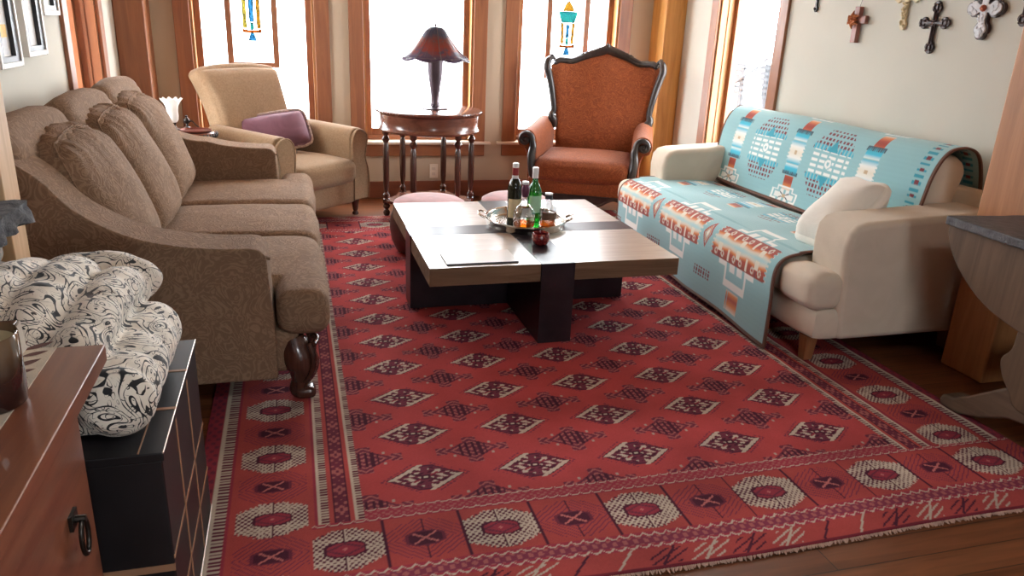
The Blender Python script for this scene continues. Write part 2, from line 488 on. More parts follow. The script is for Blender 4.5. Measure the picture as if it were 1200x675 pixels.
# ------------------------------------------------------------------ stained-glass hangings
def came(mb, x0, x1, z0, z1, y, t=.0018):
    mb.box(x0 - t, x1 + t, y - .004, y + .004, z0 - t, z0 + t).box(x0 - t, x1 + t, y - .004, y + .004, z1 - t, z1 + t)
    mb.box(x0 - t, x0 + t, y - .004, y + .004, z0, z1).box(x1 - t, x1 + t, y - .004, y + .004, z0, z1)
SG = {k: pane_mat('art_glass_' + k, c, .02, .0) for k, c in dict(yellow=(.225, .195, .07), amber=(.225, .15, .04), blue=(.06, .15, .215), teal=(.05, .18, .17), clear=(.96, .97, .975), orange=(.215, .095, .03), red=(.2, .05, .03)).items()}
lead = plain('lead_came', (.12, .12, .13), .5, .1, metal=.6)
def stained(cx, zb, label, kind):
    y = YB + .045
    t = thing('stained_glass_panel', label, 'stained glass', (cx, y, zb), 0, 'stained glass hangings in the far windows')
    h = 1.0; hw = .185; fw = .043
    MB().box(cx - hw, cx - hw + fw, y - .015, y + .015, zb, zb + h).box(cx + hw - fw, cx + hw, y - .015, y + .015, zb, zb + h).box(cx - hw + fw, cx + hw - fw, y - .015, y + .015, zb, zb + .036).box(cx - hw + fw, cx + hw - fw, y - .015, y + .015, zb + h - .036, zb + h).build('frame', M['trimz'], t, bevel=.003)
    lw = MB(); x0, x1 = cx - hw + fw, cx + hw - fw; z0, z1 = zb + .036, zb + h - .036
    b = zb + .19
    def piece(poly, k):
        MB().prism(poly, 'y', y - .0025, y + .0025).build('glass_piece', SG[k], t, smooth=False)
        pts = [(p[0], y, p[1]) for p in poly]; pts.append(pts[0])
        for a, c in zip(pts, pts[1:]): lw.tube([a, c], .0022, 6)
    MB().box(x0, x1, y + .004, y + .006, z0, z1).build('clear_glass', SG['clear'], t, smooth=False)
    piece([(cx - .030, b), (cx + .030, b), (cx + .012, b + .055), (cx - .012, b + .055)], 'blue')
    piece([(cx - .065, b + .058), (cx + .065, b + .058), (cx + .065, b + .085), (cx + .035, b + .075), (cx - .035, b + .075), (cx - .065, b + .085)], 'orange')
    piece([(cx - .012, b + .08), (cx + .012, b + .08), (cx + .012, b + .13), (cx - .012, b + .13)], 'teal')
    if kind == 0:
        piece([(cx - .015, b + .135), (cx + .015, b + .135), (cx + .018, b + .36), (cx - .018, b + .36)], 'blue')
        for s in (-1, 1):
            piece([(cx + s * .062, b + .09), (cx + s * .036, b + .09), (cx + s * .036, b + .36), (cx + s * .062, b + .36)], 'yellow' if s < 0 else 'amber')
        piece([(cx - .06, b + .365), (cx + .06, b + .365), (cx, b + .46)], 'teal')
    else:
        piece([(cx - .014, b + .135), (cx + .014, b + .135), (cx + .014, b + .24), (cx - .014, b + .24)], 'blue')
        for s in (-1, 1):
            piece([(cx + s * .055, b + .09), (cx + s * .030, b + .09), (cx + s * .038, b + .25), (cx + s * .060, b + .25)], 'amber')
        piece([(cx - .055, b + .255), (cx + .055, b + .255), (cx + .075, b + .31), (cx + .08, b + .34), (cx - .08, b + .34), (cx - .075, b + .31)], 'teal')
        piece([(cx - .05, b + .345), (cx + .05, b + .345), (cx + .03, b + .39), (cx, b + .43), (cx - .03, b + .39)], 'amber')
        piece([(cx - .02, b + .435), (cx + .02, b + .435), (cx, b + .48)], 'orange')
    for zz in (b + .0, b + .12, b + .14, b + .3, b + .5):
        lw.box(x0, cx - .066, y - .002, y + .003, zz - .0012, zz + .0012).box(cx + .066, x1, y - .002, y + .003, zz - .0012, zz + .0012)
    for s in (-1, 1):
        came(lw, min(cx + s * .085, cx + s * .12), max(cx + s * .085, cx + s * .12), b + .02, b + .06, y, .001)
        came(lw, min(cx + s * .085, cx + s * .12), max(cx + s * .085, cx + s * .12), b + .145, b + .19, y, .001)
    lw.build('lead_line', lead, t, smooth=False)
    for s in (-1, 1):
        MB().tube([(cx + s * .14, y, zb + h), (cx + s * .14, y, ZT - .018)], .002, 6).build('chain', lead, t)
stained(-.262, 1.012, 'wood framed stained glass panel with blue column, hung above the tan armchair', 0)
stained(2.225, .985, 'wood framed stained glass panel with teal bowl, hung behind the orange wing chair', 1)

# outside: slatted structure seen through the right window
t = thing('deck_stairs', 'grey slatted wooden structure standing outside the right window', 'outdoor structure', (9, 14.4, -.6))
gr = plain('weathered_deck_wood', (.014, .014, .016), .8, .2)
for k in range(4):
    MB().box(8.95, 9.05, 13.5 + k * .42, 13.62 + k * .42, -.6, .86 - .05 * k).build('post', gr, t)
for k in range(6):
    MB().box(8.93, 9.0, 13.45, 15.2, .22 + k * .11, .28 + k * .11).build('slat', gr, t)
mb = MB(); mb.prism([(13.45, .98), (13.65, .98), (15.2, .18), (15.0, .18)], 'x', 8.88, 8.93); mb.build('handrail', gr, t)
struct(MB().box(-60, 60, -60, 80, -.8, -.6), 'ground', plain('snowy_ground', (.8, .8, .82), .9, .03), smooth=False)
# ------------------------------------------------------------------ the red rug
def hexmix(C, mask, c):
    C[mask] = c
RX0, RX1, RY0, RY1 = -.345, 2.525, 1.535, 5.585

def rug_color(X, Y):
    N = X.shape[0]
    rs = np.random.RandomState(4)
    red = np.array((.50, .072, .074)); dark = np.array((.085, .016, .034)); purple = np.array((.17, .03, .055))
    cream = np.array((.60, .50, .40)); pink = np.array((.55, .17, .16)); brick = np.array((.43, .070, .064)); wine = np.array((.33, .040, .064))
    C = np.tile(red, (N, 1))
    # slow change of dye from band to band (abrash)
    ab = .07 * np.sin(Y * 9 + 1.3 * np.sin(Y * 3.1)) + .04 * np.sin(X * 5 + Y * 23)
    xc, yc = 1.09, 3.55
    # ---- field guls
    px, py = .368, .281
    a = X - xc; cx = np.round(a / px); ax = a - cx * px
    b = Y - 2.10; cy = np.round(b / py); by = b - cy * py
    u = ax / .122; v = by / .078
    uu, vv = abs(u), abs(v)
    d0 = uu + vv * .88
    body = (d0 < 1.05) & (vv < .92)
    C[body] = purple * 1.15
    C[body & (d0 > .94)] = dark * 1.3
    C[body & (vv > .80)] = dark * 1.3
    core = (d0 < .88) & (vv < .76)
    fig = np.sin(uu * 17 + 1.5 * np.sin(v * 11 * np.sign(u))) * np.sin(v * 10 * np.sign(u) + 1.0)
    C[core & (fig > .12) & (uu > .10)] = cream
    C[core & (fig < -.55)] = dark
    C[core & (abs(v + u * .9) < .07) & (uu < .5)] = dark
    C[core & (abs(v - u * .9) < .05) & (uu < .35)] = wine
    C[(uu < .13) & (vv < .15)] = dark
    C[(uu < .05) & (vv < .06)] = cream
    # bright bars along two opposite slanted sides
    lu = (v - u) ; on = d0 < 1.12
    l1 = abs((v * .88 - u) - .90) < .09; l2 = abs((-v * .88 + u) - .90) < .09
    C[l1 & (u < -.02) & (v > -.06) & (v < .95)] = cream
    C[l2 & (u > .02) & (v < .06) & (v > -.95)] = cream
    # feathered halo
    halo = (d0 > 1.10) & (d0 < 1.24) & (vv < 1.1) & (np.sin(u * 34) * np.sin(v * 26) > .25)
    C[halo] = purple * 1.3
    # ---- second motif between them
    a2 = X - xc - px / 2; cx2 = np.round(a2 / px); ax2 = a2 - cx2 * px
    b2 = Y - 2.10 - py / 2; cy2 = np.round(b2 / py); by2 = b2 - cy2 * py
    u2 = ax2 / .12; v2 = by2 / .085; U, V = abs(u2), abs(v2)
    star = ((U + V < .78) | ((V < .17 + .1 * (U > .75)) & (U < 1.05)) | ((U < .2) & (V < .95)))
    C[star] = purple * 1.1
    ring = star & (np.sin((U + V) * 24) > .35)
    C[ring] = pink * .8
    C[star & (abs(u2) < .4) & (np.sin(u2 * 34) > .2) & (V < .5)] = dark
    C[((abs(U - .55) < .045) & (abs(V - .38) < .08))] = cream * .8
    # ---- borders
    L = X < .147
    R = X > 2.045
    def ladder(mask, t, w, along, pitch, flip=False):
        # white line + comb of fine teeth; t 0..1 across
        C[mask] = purple * .8
        tt = 1 - t if flip else t
        teeth = mask & (tt > .28) & (np.mod(along / pitch, 1) < .5)
        C[teeth] = cream * .85
        C[mask & (tt <= .28)] = cream
    # left/right long borders, coordinate d = distance outward from the field edge
    for side, x_in in ((-1, .145), (1, 2.045)):
        d = (x_in - X) if side < 0 else (X - x_in)
        m = (d >= 0)
        C[m] = wine
        C[m & (d < .012)] = brick
        k = m & (d >= .0) & (d < .028); ladder(k, d / .028, 0, Y, .014, True)
        k = m & (d >= .028) & (d < .10)
        C[k] = wine * 1.25
        C[k & ((d < .040) | (d > .088))] = brick * 1.1
        C[k & (d > .044) & (d < .084)] = purple
        fig = np.sin(Y * 180) * np.sin(d * 220) + .5 * np.sin(Y * 61)
        C[k & (d > .044) & (d < .084) & (fig > .35)] = pink * .75
        C[k & ((abs(d - .043) < .002) | (abs(d - .085) < .002))] = dark
        k = m & (d >= .10) & (d < .135); ladder(k, (d - .10) / .035, 0, Y, .014, True)
        k = m & (d >= .135) & (d < .39)
        C[k] = brick
        C[k & ((d < .145) | (d > .38))] = wine
        yo = Y - 1.977; j = np.round(yo / .168); yy = yo - j * .168
        dd = d - .262
        oct_(C, k, dd / .105, yy / .088, np.mod(j, 2) == 0, cream, dark, purple, wine, pink, brick, vertical=True)
        k = m & (d >= .39) & (d < .435); ladder(k, (d - .39) / .045, 0, Y, .016, True)
        k = m & (d >= .435)
        C[k] = wine * .9
        C[k & (np.sin(Y * 120) * np.sin(d * 200) > .3)] = purple
    # ends
    for near in (True, False):
        e = (1.965 - Y) if near else (Y - 5.165)
        lim = (X > -.005) & (X < 2.6) if near else (X > .01) & (X < 2.18)
        m = (e >= 0) & lim
        if near:
            inner = (X > .145) & (X < 2.045)
            m = (((e >= 0) & inner) | ((e >= .045) & (X > -.005)))
        C[m] = wine
        def chain(e0, w):
            k = m & (e >= e0) & (e < e0 + w)
            t = (e - e0) / w
            C[k] = wine * 1.1
            arc = abs(np.sin(X * 85)) * .7 + .12
            C[k & (abs(t - arc) < .16)] = cream * .95
        k = m & (e < .06); C[k] = wine * 1.15
        C[k & (np.sin(X * 260) * np.sin(e * 300) > .2)] = pink * .8
        chain(-.002, .014); chain(.046, .014)
        k = m & (e >= .062) & (e < .275)
        C[k] = brick
        xo = X - .08; j = np.round(xo / .223); xx = xo - j * .223
        oct_(C, k, xx / .11, (e - .170) / .092, np.mod(j, 2) == 0, cream, dark, purple, wine, pink, brick, vertical=False)
        xs = np.mod((X - .08) / .223 + .5, 1)
        C[k & ((xs < .02) | (xs > .98))] = dark
        k = m & (e >= .275) & (e < .345); C[k] = purple * 1.4
        C[k & (np.sin(X * 200) * np.sin((e - .3) * 150) > .15)] = pink * .75
        chain(.275, .018); chain(.325, .018)
        k = m & (e >= .345)
        C[k] = brick * .95
        # branches: slanted stems with combs
        X2 = X + .9 * e
        for ph, cc in ((0, cream * .85), (.5, dark)):
            s = np.mod(X2 / .26 + ph, 1) - .5
            stem = k & (abs(s) < .018) & (e < .42)
            X3 = X - .6 * e
            comb = k & (abs(s) < .20) & (np.mod((X * .55 + e * 1.0) / .022, 1) < .30) & (e > .352) & (e < .415)
            C[comb & (np.mod(np.floor(X2 / .26 + ph), 3) != 1)] = cc
            C[stem] = cc
        C[k & (e > .418)] = wine * .55
    C = C * (1 + ab)[:, None]
    C *= (1 + .10 * (rs.rand(N) - .5))[:, None]
    return np.clip(C, 0, 1)

def oct_(C, k, u, v, white, cream, dark, purple, wine, pink, brick, vertical):
    uu, vv = abs(u), abs(v)
    o = k & (uu < .98) & (vv < .98) & (uu * .62 + vv < 1.16)
    w = o & white
    dots = np.sin(u * 38) * np.sin(v * 30)
    C[w] = dark * 1.4
    C[w & (dots > -.18)] = cream
    C[w & ((uu * .62 + vv > 1.08) | (vv > .92)) & (np.sin(u * 50) > 0)] = brick
    C[w & (uu < .05)] = cream
    C[w & (uu < .022)] = dark
    hexa = (uu < .52) & (vv < .36) & (uu * .6 + vv < .52)
    C[w & hexa] = dark
    hi = (uu * .6 + vv < .44) & (uu < .46) & (vv < .30)
    C[w & hi] = wine
    C[w & hi & (uu * 1.2 + vv * 2 > .45) & (uu * 1.2 + vv * 2 < .62)] = purple
    C[w & (uu + vv < .07)] = pink
    r = o & ~white
    C[r & (np.sin((uu + vv) * 34) > .72)] = dark * 2.2
    C[r & (uu < .015)] = dark
    C[r & hexa] = purple
    C[r & (uu * .6 + vv < .43) & (vv < .3) & (uu < .44)] = dark
    C[r & hexa & (abs(uu * .8 - vv) < .045) & (uu < .3)] = pink

def build_rug():
    xs = np.arange(RX0, RX1 + 1e-6, .0046)
    ys = np.r_[np.arange(RY0, 2.9, .0044), np.arange(2.9, RY1 + 1e-6, .0088)]
    nx, ny = len(xs), len(ys)
    X, Y = np.meshgrid(xs, ys, indexing='ij'); X = X.ravel(); Y = Y.ravel()
    col = rug_color(X, Y)
    # the ends wander a little, as a hand-knotted rug's do
    Yw = Y + .008 * np.sin(X * 4.0) * np.clip((2.2 - Y) / .6, 0, 1)
    Z = np.full(X.shape, .010) + .0008 * np.sin(X * 40) * np.sin(Y * 33)
    co = np.stack([X, Yw, Z], 1)
    i = np.arange((nx - 1) * (ny - 1)); a = i // (ny - 1) * ny + i % (ny - 1)
    q = np.stack([a, a + ny, a + ny + 1, a + 1], 1)
    # skirt
    rim = np.r_[np.arange(0, nx) * ny, (nx - 1) * ny + np.arange(1, ny), (np.arange(0, nx - 1)[::-1]) * ny + ny - 1, np.arange(1, ny - 1)[::-1]]
    rc = co[rim].copy(); rc[:, 2] = .0005
    nb = len(co); nr = len(rim)
    j = np.arange(nr); j2 = (j + 1) % nr
    q2 = np.stack([rim[j], rim[j2], nb + j2, nb + j], 1)[:, ::-1]
    co = np.r_[co, rc]; q = np.r_[q, q2]
    col = np.r_[col, np.tile((.2, .03, .03), (nr, 1))]
    me = bpy.data.meshes.new('rug')
    me.vertices.add(len(co)); me.vertices.foreach_set('co', co.ravel())
    me.loops.add(len(q) * 4); me.loops.foreach_set('vertex_index', q.ravel().astype(np.int32))
    me.polygons.add(len(q)); me.polygons.foreach_set('loop_start', np.arange(0, len(q) * 4, 4, dtype=np.int32))
    me.update(calc_edges=True)
    me.shade_smooth()
    at = me.color_attributes.new('Col', 'FLOAT_COLOR', 'POINT')
    at.data.foreach_set('color', np.c_[col, np.ones(len(col))].ravel().astype(np.float32))
    me.materials.append(painted('knotted_wool', rough=.95, bump=.5, wear=.30, bs=500, sheen=0.0))
    o = bpy.data.objects.new('pile', me); COL.objects.link(o)
    r = thing('rug', 'large red patterned rug with rows of diamond medallions on the wood floor', 'rug', (1.09, 3.55, 0))
    o.parent = r; o.location = (-1.09, -3.55, 0); FR[o] = FR[r]
    # knotted fringe at both ends
    fm = plain('fringe_cotton', (.50, .33, .26), .9, .25, 40)
    rnd = random.Random(5)
    for y0, sg in ((RY0, -1), (RY1, 1)):
        mb = MB()
        x = RX0
        while x < RX1:
            yy = y0 + (.008 * sin(x * 4.0) if sg < 0 else 0)
            l = rnd.uniform(.006, .015); dx = rnd.uniform(-.004, .004)
            mb.tube([(x, yy, .006), (x + dx, yy + sg * l * .5, .005), (x + dx * 2, yy + sg * l, .003)], [.0032, .0028, .0018], 5)
            x += .0062
        mb.build('fringe', fm, r, kind='stuff')
build_rug()
from mathutils.bvhtree import BVHTree
# ------------------------------------------------------------------ brown sofa (left)
Mb = fabric('brown_paisley_chenille', (.265, .170, .108), (.200, .124, .077), 9, bump=.5, sheen=.0)
Mb2 = Mb
def brown_sofa():
    t = thing('sofa', 'brown paisley three-seat sofa with carved dark wood feet along the left wall', 'sofa', (-.42, 3.9, 0))
    Y0, Y1 = 2.66, 5.05
    # arms: swept profile (X,Z)
    top = [(-.115, .60), (-.15, .628), (-.25, .632), (-.38, .645), (-.50, .672), (-.60, .715), (-.70, .785), (-.78, .880), (-.87, .945), (-.98, .965)]
    prof = [(p.x, p.y) for p in cm([(a, b, 0) for a, b in top], 4)]
    poly = [(-.10, .30)] + prof + [(-1.03, .92), (-1.03, .13), (-.10, .13)]
    for y0, y1 in ((Y0, Y0 + .21), (Y1 - .21, Y1)):
        if y0 > 4:
            prof = [(x, z - .075 * max(0, 1 - abs(x + .74) / .24)) for x, z in prof]
        a = MB().prism([(-.10, .30)] + prof + [(-1.03, .92), (-1.03, .13), (-.10, .13)], 'y', y0, y1).build('arm', Mb, t, bevel=.035, seg=4)
        # welt along the arm face
        yy = y0 + .008
        MB().tube([(x + (.012 if i == 0 else 0), yy + .012, z - .012) for i, (x, z) in enumerate(prof)], .0055, 8).build('piping', Mb, a)
    # base and rail
    MB().box(-1.0, -.02, Y0 + .05, Y1 - .05, .13, .30).build('seat_frame', Mb, t, bevel=.03, seg=3)
    # frame back with three humps
    hump = MB()
    n = 3; w = (Y1 - Y0 - .08) / n
    for i in range(3):
        c = Y0 + .04 + w * (i + .5)
        hump.rbox((-.925, c, .655), (.09, w / 2 + .012, .345), .08, 12, puff=(.01, 0, .045), wr=.006, seed=i)
    hump.build('back_frame', Mb, t)
    # seat cushions
    sy = (Y1 - Y0 - .42) / 3
    for i in range(3):
        a = Y0 + .21 + sy * i; b = a + sy
        x1 = .085
        if i == 0: pass
        def tp(p, q, i=i):
            p.x += .02 * (1 - q.y ** 2) if q.x > 0 else 0
            return p
        c = MB().rbox((-.29, (a + b) / 2, .365), (.37, sy / 2 - .003, .080), .055, 14, puff=(.0, 0, .022), wr=.006, seed=i * 3, taper=tp)
        # T-shaped ends reach in front of the arms
        if i == 0: c.rbox((.0, a + .03, .366), (.094, .215, .082), .05, 12, puff=(.006, 0, .012), wr=.003, seed=8)
        if i == 2: c.rbox((.0, b - .03, .366), (.094, .215, .082), .05, 12, puff=(.006, 0, .012), wr=.003, seed=9)
        o = c.build('seat_cushion', Mb, t, sub=0, remesh=.011)
    # back cushions, leaning
    R = Matrix.Rotation(radians(-21), 3, 'Y')
    for i in range(3):
        a = Y0 + .20 + sy * i; b = a + sy
        def tp(p, q):
            # pleated gathers towards the top corners, fuller belly
            p.y *= 1 - .05 * max(0, q.z) ** 2
            p.x += .03 * (1 - q.y ** 2) * (1 - (q.z + .3) ** 2 * .6) * (1 if q.x > 0 else .2)
            p.z += .05 * (1 - q.y ** 2) * max(0, q.z)
            p.x += .006 * sin(q.y * 30 + sin(q.z * 5)) * max(0, q.z) ** 2 * (1 if q.x > 0 else 0)
            p.z += .005 * sin(q.y * 24 + 1) * max(0, q.z) ** 4
            return p
        c = MB().rbox((-.760, (a + b) / 2, .655), (.105, sy / 2 + .010, .268), .085, 40, puff=(.045, 0, .02), rot=R, wr=.010, seed=i * 5 + 2, taper=tp)
        o = c.build('back_cushion', Mb, t)
        # the welt between the front panel and the boxed side
        bv = BVHTree.FromPolygons([FR[t].inverted() @ v for v in c.v], c.f)
        cc = Vector((-.760, (a + b) / 2, .655)); pts = []
        loop = [(-1, z) for z in np.linspace(-.9, .75, 14)] + [(y, 1.0) for y in np.linspace(-.85, .85, 16)] + [(1, z) for z in np.linspace(.75, -.9, 14)]
        for (y, z) in loop:
            p = cc + R @ Vector((.095, y * sy / 2, z * .29 + (.03 * (1 - y * y) if z > .8 else 0)))
            q_ = bv.find_nearest(FR[t].inverted() @ p)[0]
            pts.append(FR[t] @ q_)
        MB().tube(cm(pts, 2), .0042, 6).build('piping', Mb, o)
    # bun-and-claw front feet, plain back feet
    def foot(yc, sg):
        mb = MB()
        path = [(-.045, yc, .265), (-.03, yc, .20), (-.012, yc, .14), (-.022, yc, .085), (-.035, yc, .05), (-.015, yc, .028)]
        mb.tube(cm(path, 5), [.040, .058, .068, .066, .05, .034, .030, .034, .030], 16, .9)
        mb.rbox((-.005, yc, .034), (.038, .036, .023), .02, 8)
        # carved knee flanges
        for s in (-1, 1):
            mb.tube(cm([(.015, yc + s * .052, .25), (.03, yc + s * .056, .19), (.018, yc + s * .05, .13), (-.01, yc + s * .034, .085)], 5), [.010, .013, .011, .006], 8)
        mb.tube(cm([(.03, yc - .05, .245), (.045, yc, .25), (.03, yc + .05, .245)], 5), .012, 8)
        mb.build('leg', M['darkwood'], t, sharp=60)
    foot(Y0 + .085, 1); foot(Y1 - .085, 1)
    for yc in (Y0 + .1, Y1 - .1):
        MB().prism([(-1.0, .14), (-.92, .14), (-.94, .0), (-.98, .0)], 'y', yc - .035, yc + .035).build('leg', M['darkwood'], t, bevel=.005)
brown_sofa()

# ------------------------------------------------------------------ cream sofa (right)
Mc = fabric('cream_cotton', (.66, .57, .46), (.63, .54, .43), 5, bump=.22, sheen=.15, pat='plain', wr=3.5)
CX0, CY0, CY1 = 2.12, 2.60, 4.73
def cream_sofa():
    t = thing('sofa', 'cream two-arm sofa under the turquoise patterned blankets by the right wall', 'sofa', (2.6, 3.7, 0))
    def arm(y0, y1, dx=0):
        # outline (X,Z); front leans, top rolls softly
        poly = [(2.27 + dx, .13), (2.25 + dx, .30), (2.235 + dx, .55), (2.245 + dx, .62), (2.275 + dx, .655), (2.33 + dx, .668), (2.98, .70), (3.035, .70), (3.06, .66), (3.06, .13)]
        mb = MB()
        mb.prism([(p.x, p.y) for p in cm([(a, b, 0) for a, b in poly], 1)], 'y', y0, y1)
        return mb.build('arm', Mc, t, bevel=.032, seg=4)
    arm(CY0, CY0 + .24); arm(CY1 - .21, CY1, .085)
    MB().rbox((2.62, (CY0 + CY1) / 2, .205), (.475, (CY1 - CY0) / 2 - .012, .085), .05, 8, wr=.003).build('seat_frame', Mc, t)
    # one long seat cushion each side, T-shaped in front of the arms
    mid = (CY0 + CY1) / 2
    for a, b, e in ((CY0 + .24, mid, -1), (mid, CY1 - .21, 1)):
        mb = MB().rbox((2.46, (a + b) / 2, .355), (.345, (b - a) / 2 - .002, .078), .055, 14, puff=(.008, 0, .018), wr=.003, seed=a)
        if e < 0: mb.rbox((2.19, a - .105, .355), (.082, .132, .079), .042, 10, puff=(.010, 0, .010), wr=.003, seed=3)
        else: mb.rbox((2.19, b + .105, .355), (.082, .132, .079), .042, 10, puff=(.010, 0, .010), wr=.003, seed=4)
        mb.build('seat_cushion', Mc, t, remesh=.011)
    # back
    R = Matrix.Rotation(radians(14), 3, 'Y')
    MB().rbox((3.02, mid, .45), (.05, (CY1 - CY0) / 2 - .02, .32), .045, 8).build('back_frame', Mc, t)
    for a, b in ((CY0 + .22, mid), (mid, CY1 - .16)):
        MB().rbox((2.905, (a + b) / 2, .665), (.095, (b - a) / 2 - .002, .250), .085, 14, puff=(.0, 0, .008), rot=R, wr=.006, seed=a).build('back_cushion', Mc, t)
    fm = wood('foot_wood', (.20, .075, .03), (.32, .13, .05), 'z', .45)
    for x, y in ((2.20, CY0 + .10), (2.20, CY1 - .10), (2.98, CY0 + .10), (2.98, CY1 - .10)):
        mb = MB()
        mb.add([(x + sx * (.03 if k else .022), y + sy * (.03 if k else .022), .13 if k else 0.0116) for k in (0, 1) for sx, sy in ((-1, -1), (1, -1), (1, 1), (-1, 1))],
               [(3, 2, 1, 0), (4, 5, 6, 7), (0, 1, 5, 4), (1, 2, 6, 5), (2, 3, 7, 6), (3, 0, 4, 7)])
        mb.build('leg', fm, t, bevel=.004)
cream_sofa()

# ------------------------------------------------------------------ blankets with a woven pattern
def blanket_colors(S, T, front):
    """S: metres along the cloth from its front hem; T: metres along the sofa from the near end"""
    N = S.shape[0]
    tq = np.array((.29, .52, .55)); red = np.array((.40, .055, .025)); org = np.array((.72, .24, .06)); crm = np.array((.80, .74, .62))
    mar = np.array((.20, .03, .04)); cy = np.array((.05, .42, .56)); blk = np.array((.05, .07, .09)); wh = np.array((.86, .86, .82)); sand = np.array((.55, .40, .25))
    C = np.tile(tq, (N, 1))
    C *= (1 + .012 * np.sin(S * 260))[:, None]
    def grad(m, t, stops):
        t = np.clip(t, 0, 1)
        for ch in range(3):
            C[m, ch] = np.interp(t[m], [s[0] for s in stops], [s[1][ch] for s in stops])
    FIRE = [(0, red), (.35, red * 1.1), (.5, org), (.75, crm * .95), (1, crm)]
    def jag(t, p, amp):      # stepped edge
        return amp * abs(np.mod(t / p, 1) * 2 - 1)
    def dotted(s0, t0, hs, ht):
        s = (S - s0) / hs; t = (T - t0) / ht
        body = (abs(s) < 1) & (abs(t) < 1) & (abs(s) * .8 + abs(t) < 1.35)
        mid = body & (abs(s) < .36)
        out = body & ~mid
        k = np.sin(S * 210) * np.sin(T * 210)
        C[out & ((np.sin(S * 215) > -.25) & (np.sin(T * 215) > -.25))] = mar
        C[out & (abs(s) < .52) & (np.sin(T * 215) > -.1)] = cy
        C[(abs(s) < .34) & (abs(t) < .95) & (np.sin(S * 200) > -.1)] = wh
        C[(abs(s) < .34) & (abs(t) < .95) & (np.sin(T * 90) > .75)] = tq
        r = np.hypot(s * hs, t * ht)
        C[r < .033] = tq; C[r < .026] = wh; C[r < .011] = tq
        tri = (abs(s) > .36) & (abs(s) < .72) & (abs(t) < (.72 - abs(s)) * .7)
        C[tri & body] = cy * .8
    def totem(s0, t0, hs, w):
        s = (S - s0) / hs; t = (T - t0) / w
        for e in (-1, 1):
            q = e * s
            m = (q > .62) & (q < 1) & (abs(t) < .62)
            grad(m, (q - .62) / .38 if False else 1 - abs(q - .72) / .28, [(0, crm), (.35, org), (.75, red), (1, red * .8)])
            m = (q > .30) & (q < .60) & (abs(t) < 1.0 - .25 * abs(np.mod(T / .018, 1) - .5))
            grad(m, (q - .30) / .3, [(0, wh), (.35, cy * 1.2), (.7, cy), (1, blk)])
            C[(q > .5) & (q < .60) & (abs(t) < 1.15) & (np.mod(T / .014, 1) < .55)] = blk
        m = (abs(s) < .28) & (abs(t) < 1.1 - .5 * abs(np.mod(S / .02, 1) - .5))
        grad(m, abs(s) / .28, [(0, crm), (.5, wh), (1, cy * 1.1)])
        C[(abs(s) < .05) & (abs(t) < .2)] = sand
    def cross(s0, t0, h, w):
        s = (S - s0) / h; t = (T - t0) / w
        o = ((abs(s) < 1) & (abs(t) < .62)) | ((abs(s) < .55) & (abs(t) < 1))
        i = ((abs(s) < .84) & (abs(t) < .52)) | ((abs(s) < .43) & (abs(t) < .88))
        C[o & ~i] = wh
        c2 = ((abs(s) < .62) & (abs(t) < .36)) | ((abs(s) < .28) & (abs(t) < .74))
        C[c2] = wh * .97
        C[c2 & (abs(abs(s) - abs(t) * .9) < .07)] = blk
        C[c2 & (abs(t) < .07)] = tq
        C[(abs(s) < .16) & (abs(t) < .14)] = sand
    def firebar(s0, t0, hw, h, n):
        # panel of n waisted blocks, red outside, cream within
        s = (S - s0) / h; t = (T - t0) / hw
        m = (abs(s) < 1) & (abs(t) < 1 - .06 * (np.mod(S / .022, 1) < .5))
        k = np.mod((t + 1) * n / 2, 1) - .5
        f = 1 - abs(s)
        grad(m, f + .04 * np.cos(k * 2 * pi), [(0, red * .7), (.50, red * 1.1), (.64, org), (.80, crm * .92), (1.04, tq * 1.25)])
        C[m & (abs(k) > .455) & (abs(s) > .30) & (abs(s) < .92)] = crm
        C[m & (abs(k) < .10) & (abs(s) < .55) & (abs(s) > .12)] = crm
        r = np.hypot((abs(s) - .68) / .20, (abs(k) - .18) / .085)
        C[m & (r < 1)] = crm * .8
        C[m & (r < .5)] = red
        C[m & (abs(k) < .04) & (abs(s) > .62)] = mar
    def diamond(s0, t0, h, w):
        d = abs(S - s0) / h + abs(T - t0) / w
        C[(d < 1) & (d > .72)] = red
        C[(d < .6) & (d > .4)] = org
        C[d < .3] = crm
    def smallbars(s0, t0, w, h):
        m = (abs(S - s0) < h) & (abs(T - t0) < w) & (np.mod(T / .024, 1) < .6) & (np.mod(S / .014, 1) < .75)
        C[m] = mar
    def flame(s0, t0, h, w):
        m = (abs(S - s0) < h) & (abs(T - t0) < w * (1 - .25 * (np.mod(T / .02, 1) < .4)))
        grad(m, (S - s0 + h) / (2 * h), [(0, crm), (.3, org), (.6, red), (.85, org), (1, crm)])
    W = T.max()
    if front:
        PC = (.30, .92, 1.54)
        for t0 in (.61, 1.22, 1.78): dotted(.82, t0, .12, .115)
        for t0 in PC: totem(.84, t0, .16, .07)
        for t0 in PC:
            cross(.36, t0, .215, .155); flame(.085, t0, .050, .055)
        for t0 in (.61, 1.23, 1.79): smallbars(.14, t0, .085, .028)
        for t0 in PC: firebar(.355, t0, .245, .088, 3)
        for t0 in (.61, 1.23): diamond(.355, t0, .080, .040)
    else:
        for t0 in (.70, 1.28): dotted(.285, t0, .19, .165)
        for t0 in (.40, .99, 1.60): totem(.30, t0, .22, .062)
        for t0 in (.40, .99, 1.60):
            cross(.045, t0, .055, .12); cross(.60, t0, .06, .14); flame(.655, t0, .05, .06)
        C[(T < .10) & (T > .045) & (np.mod(S / .03, 1) < .45)] = cy * .7
        C[(T < .085) & (T > .06) & (np.mod(S / .06, 1) < .3)] = mar
    edge = (T < .012) | (T > W - .012) | (S < .012)
    C[edge] = np.array((.14, .055, .03))
    return np.clip(C, 0, 1)

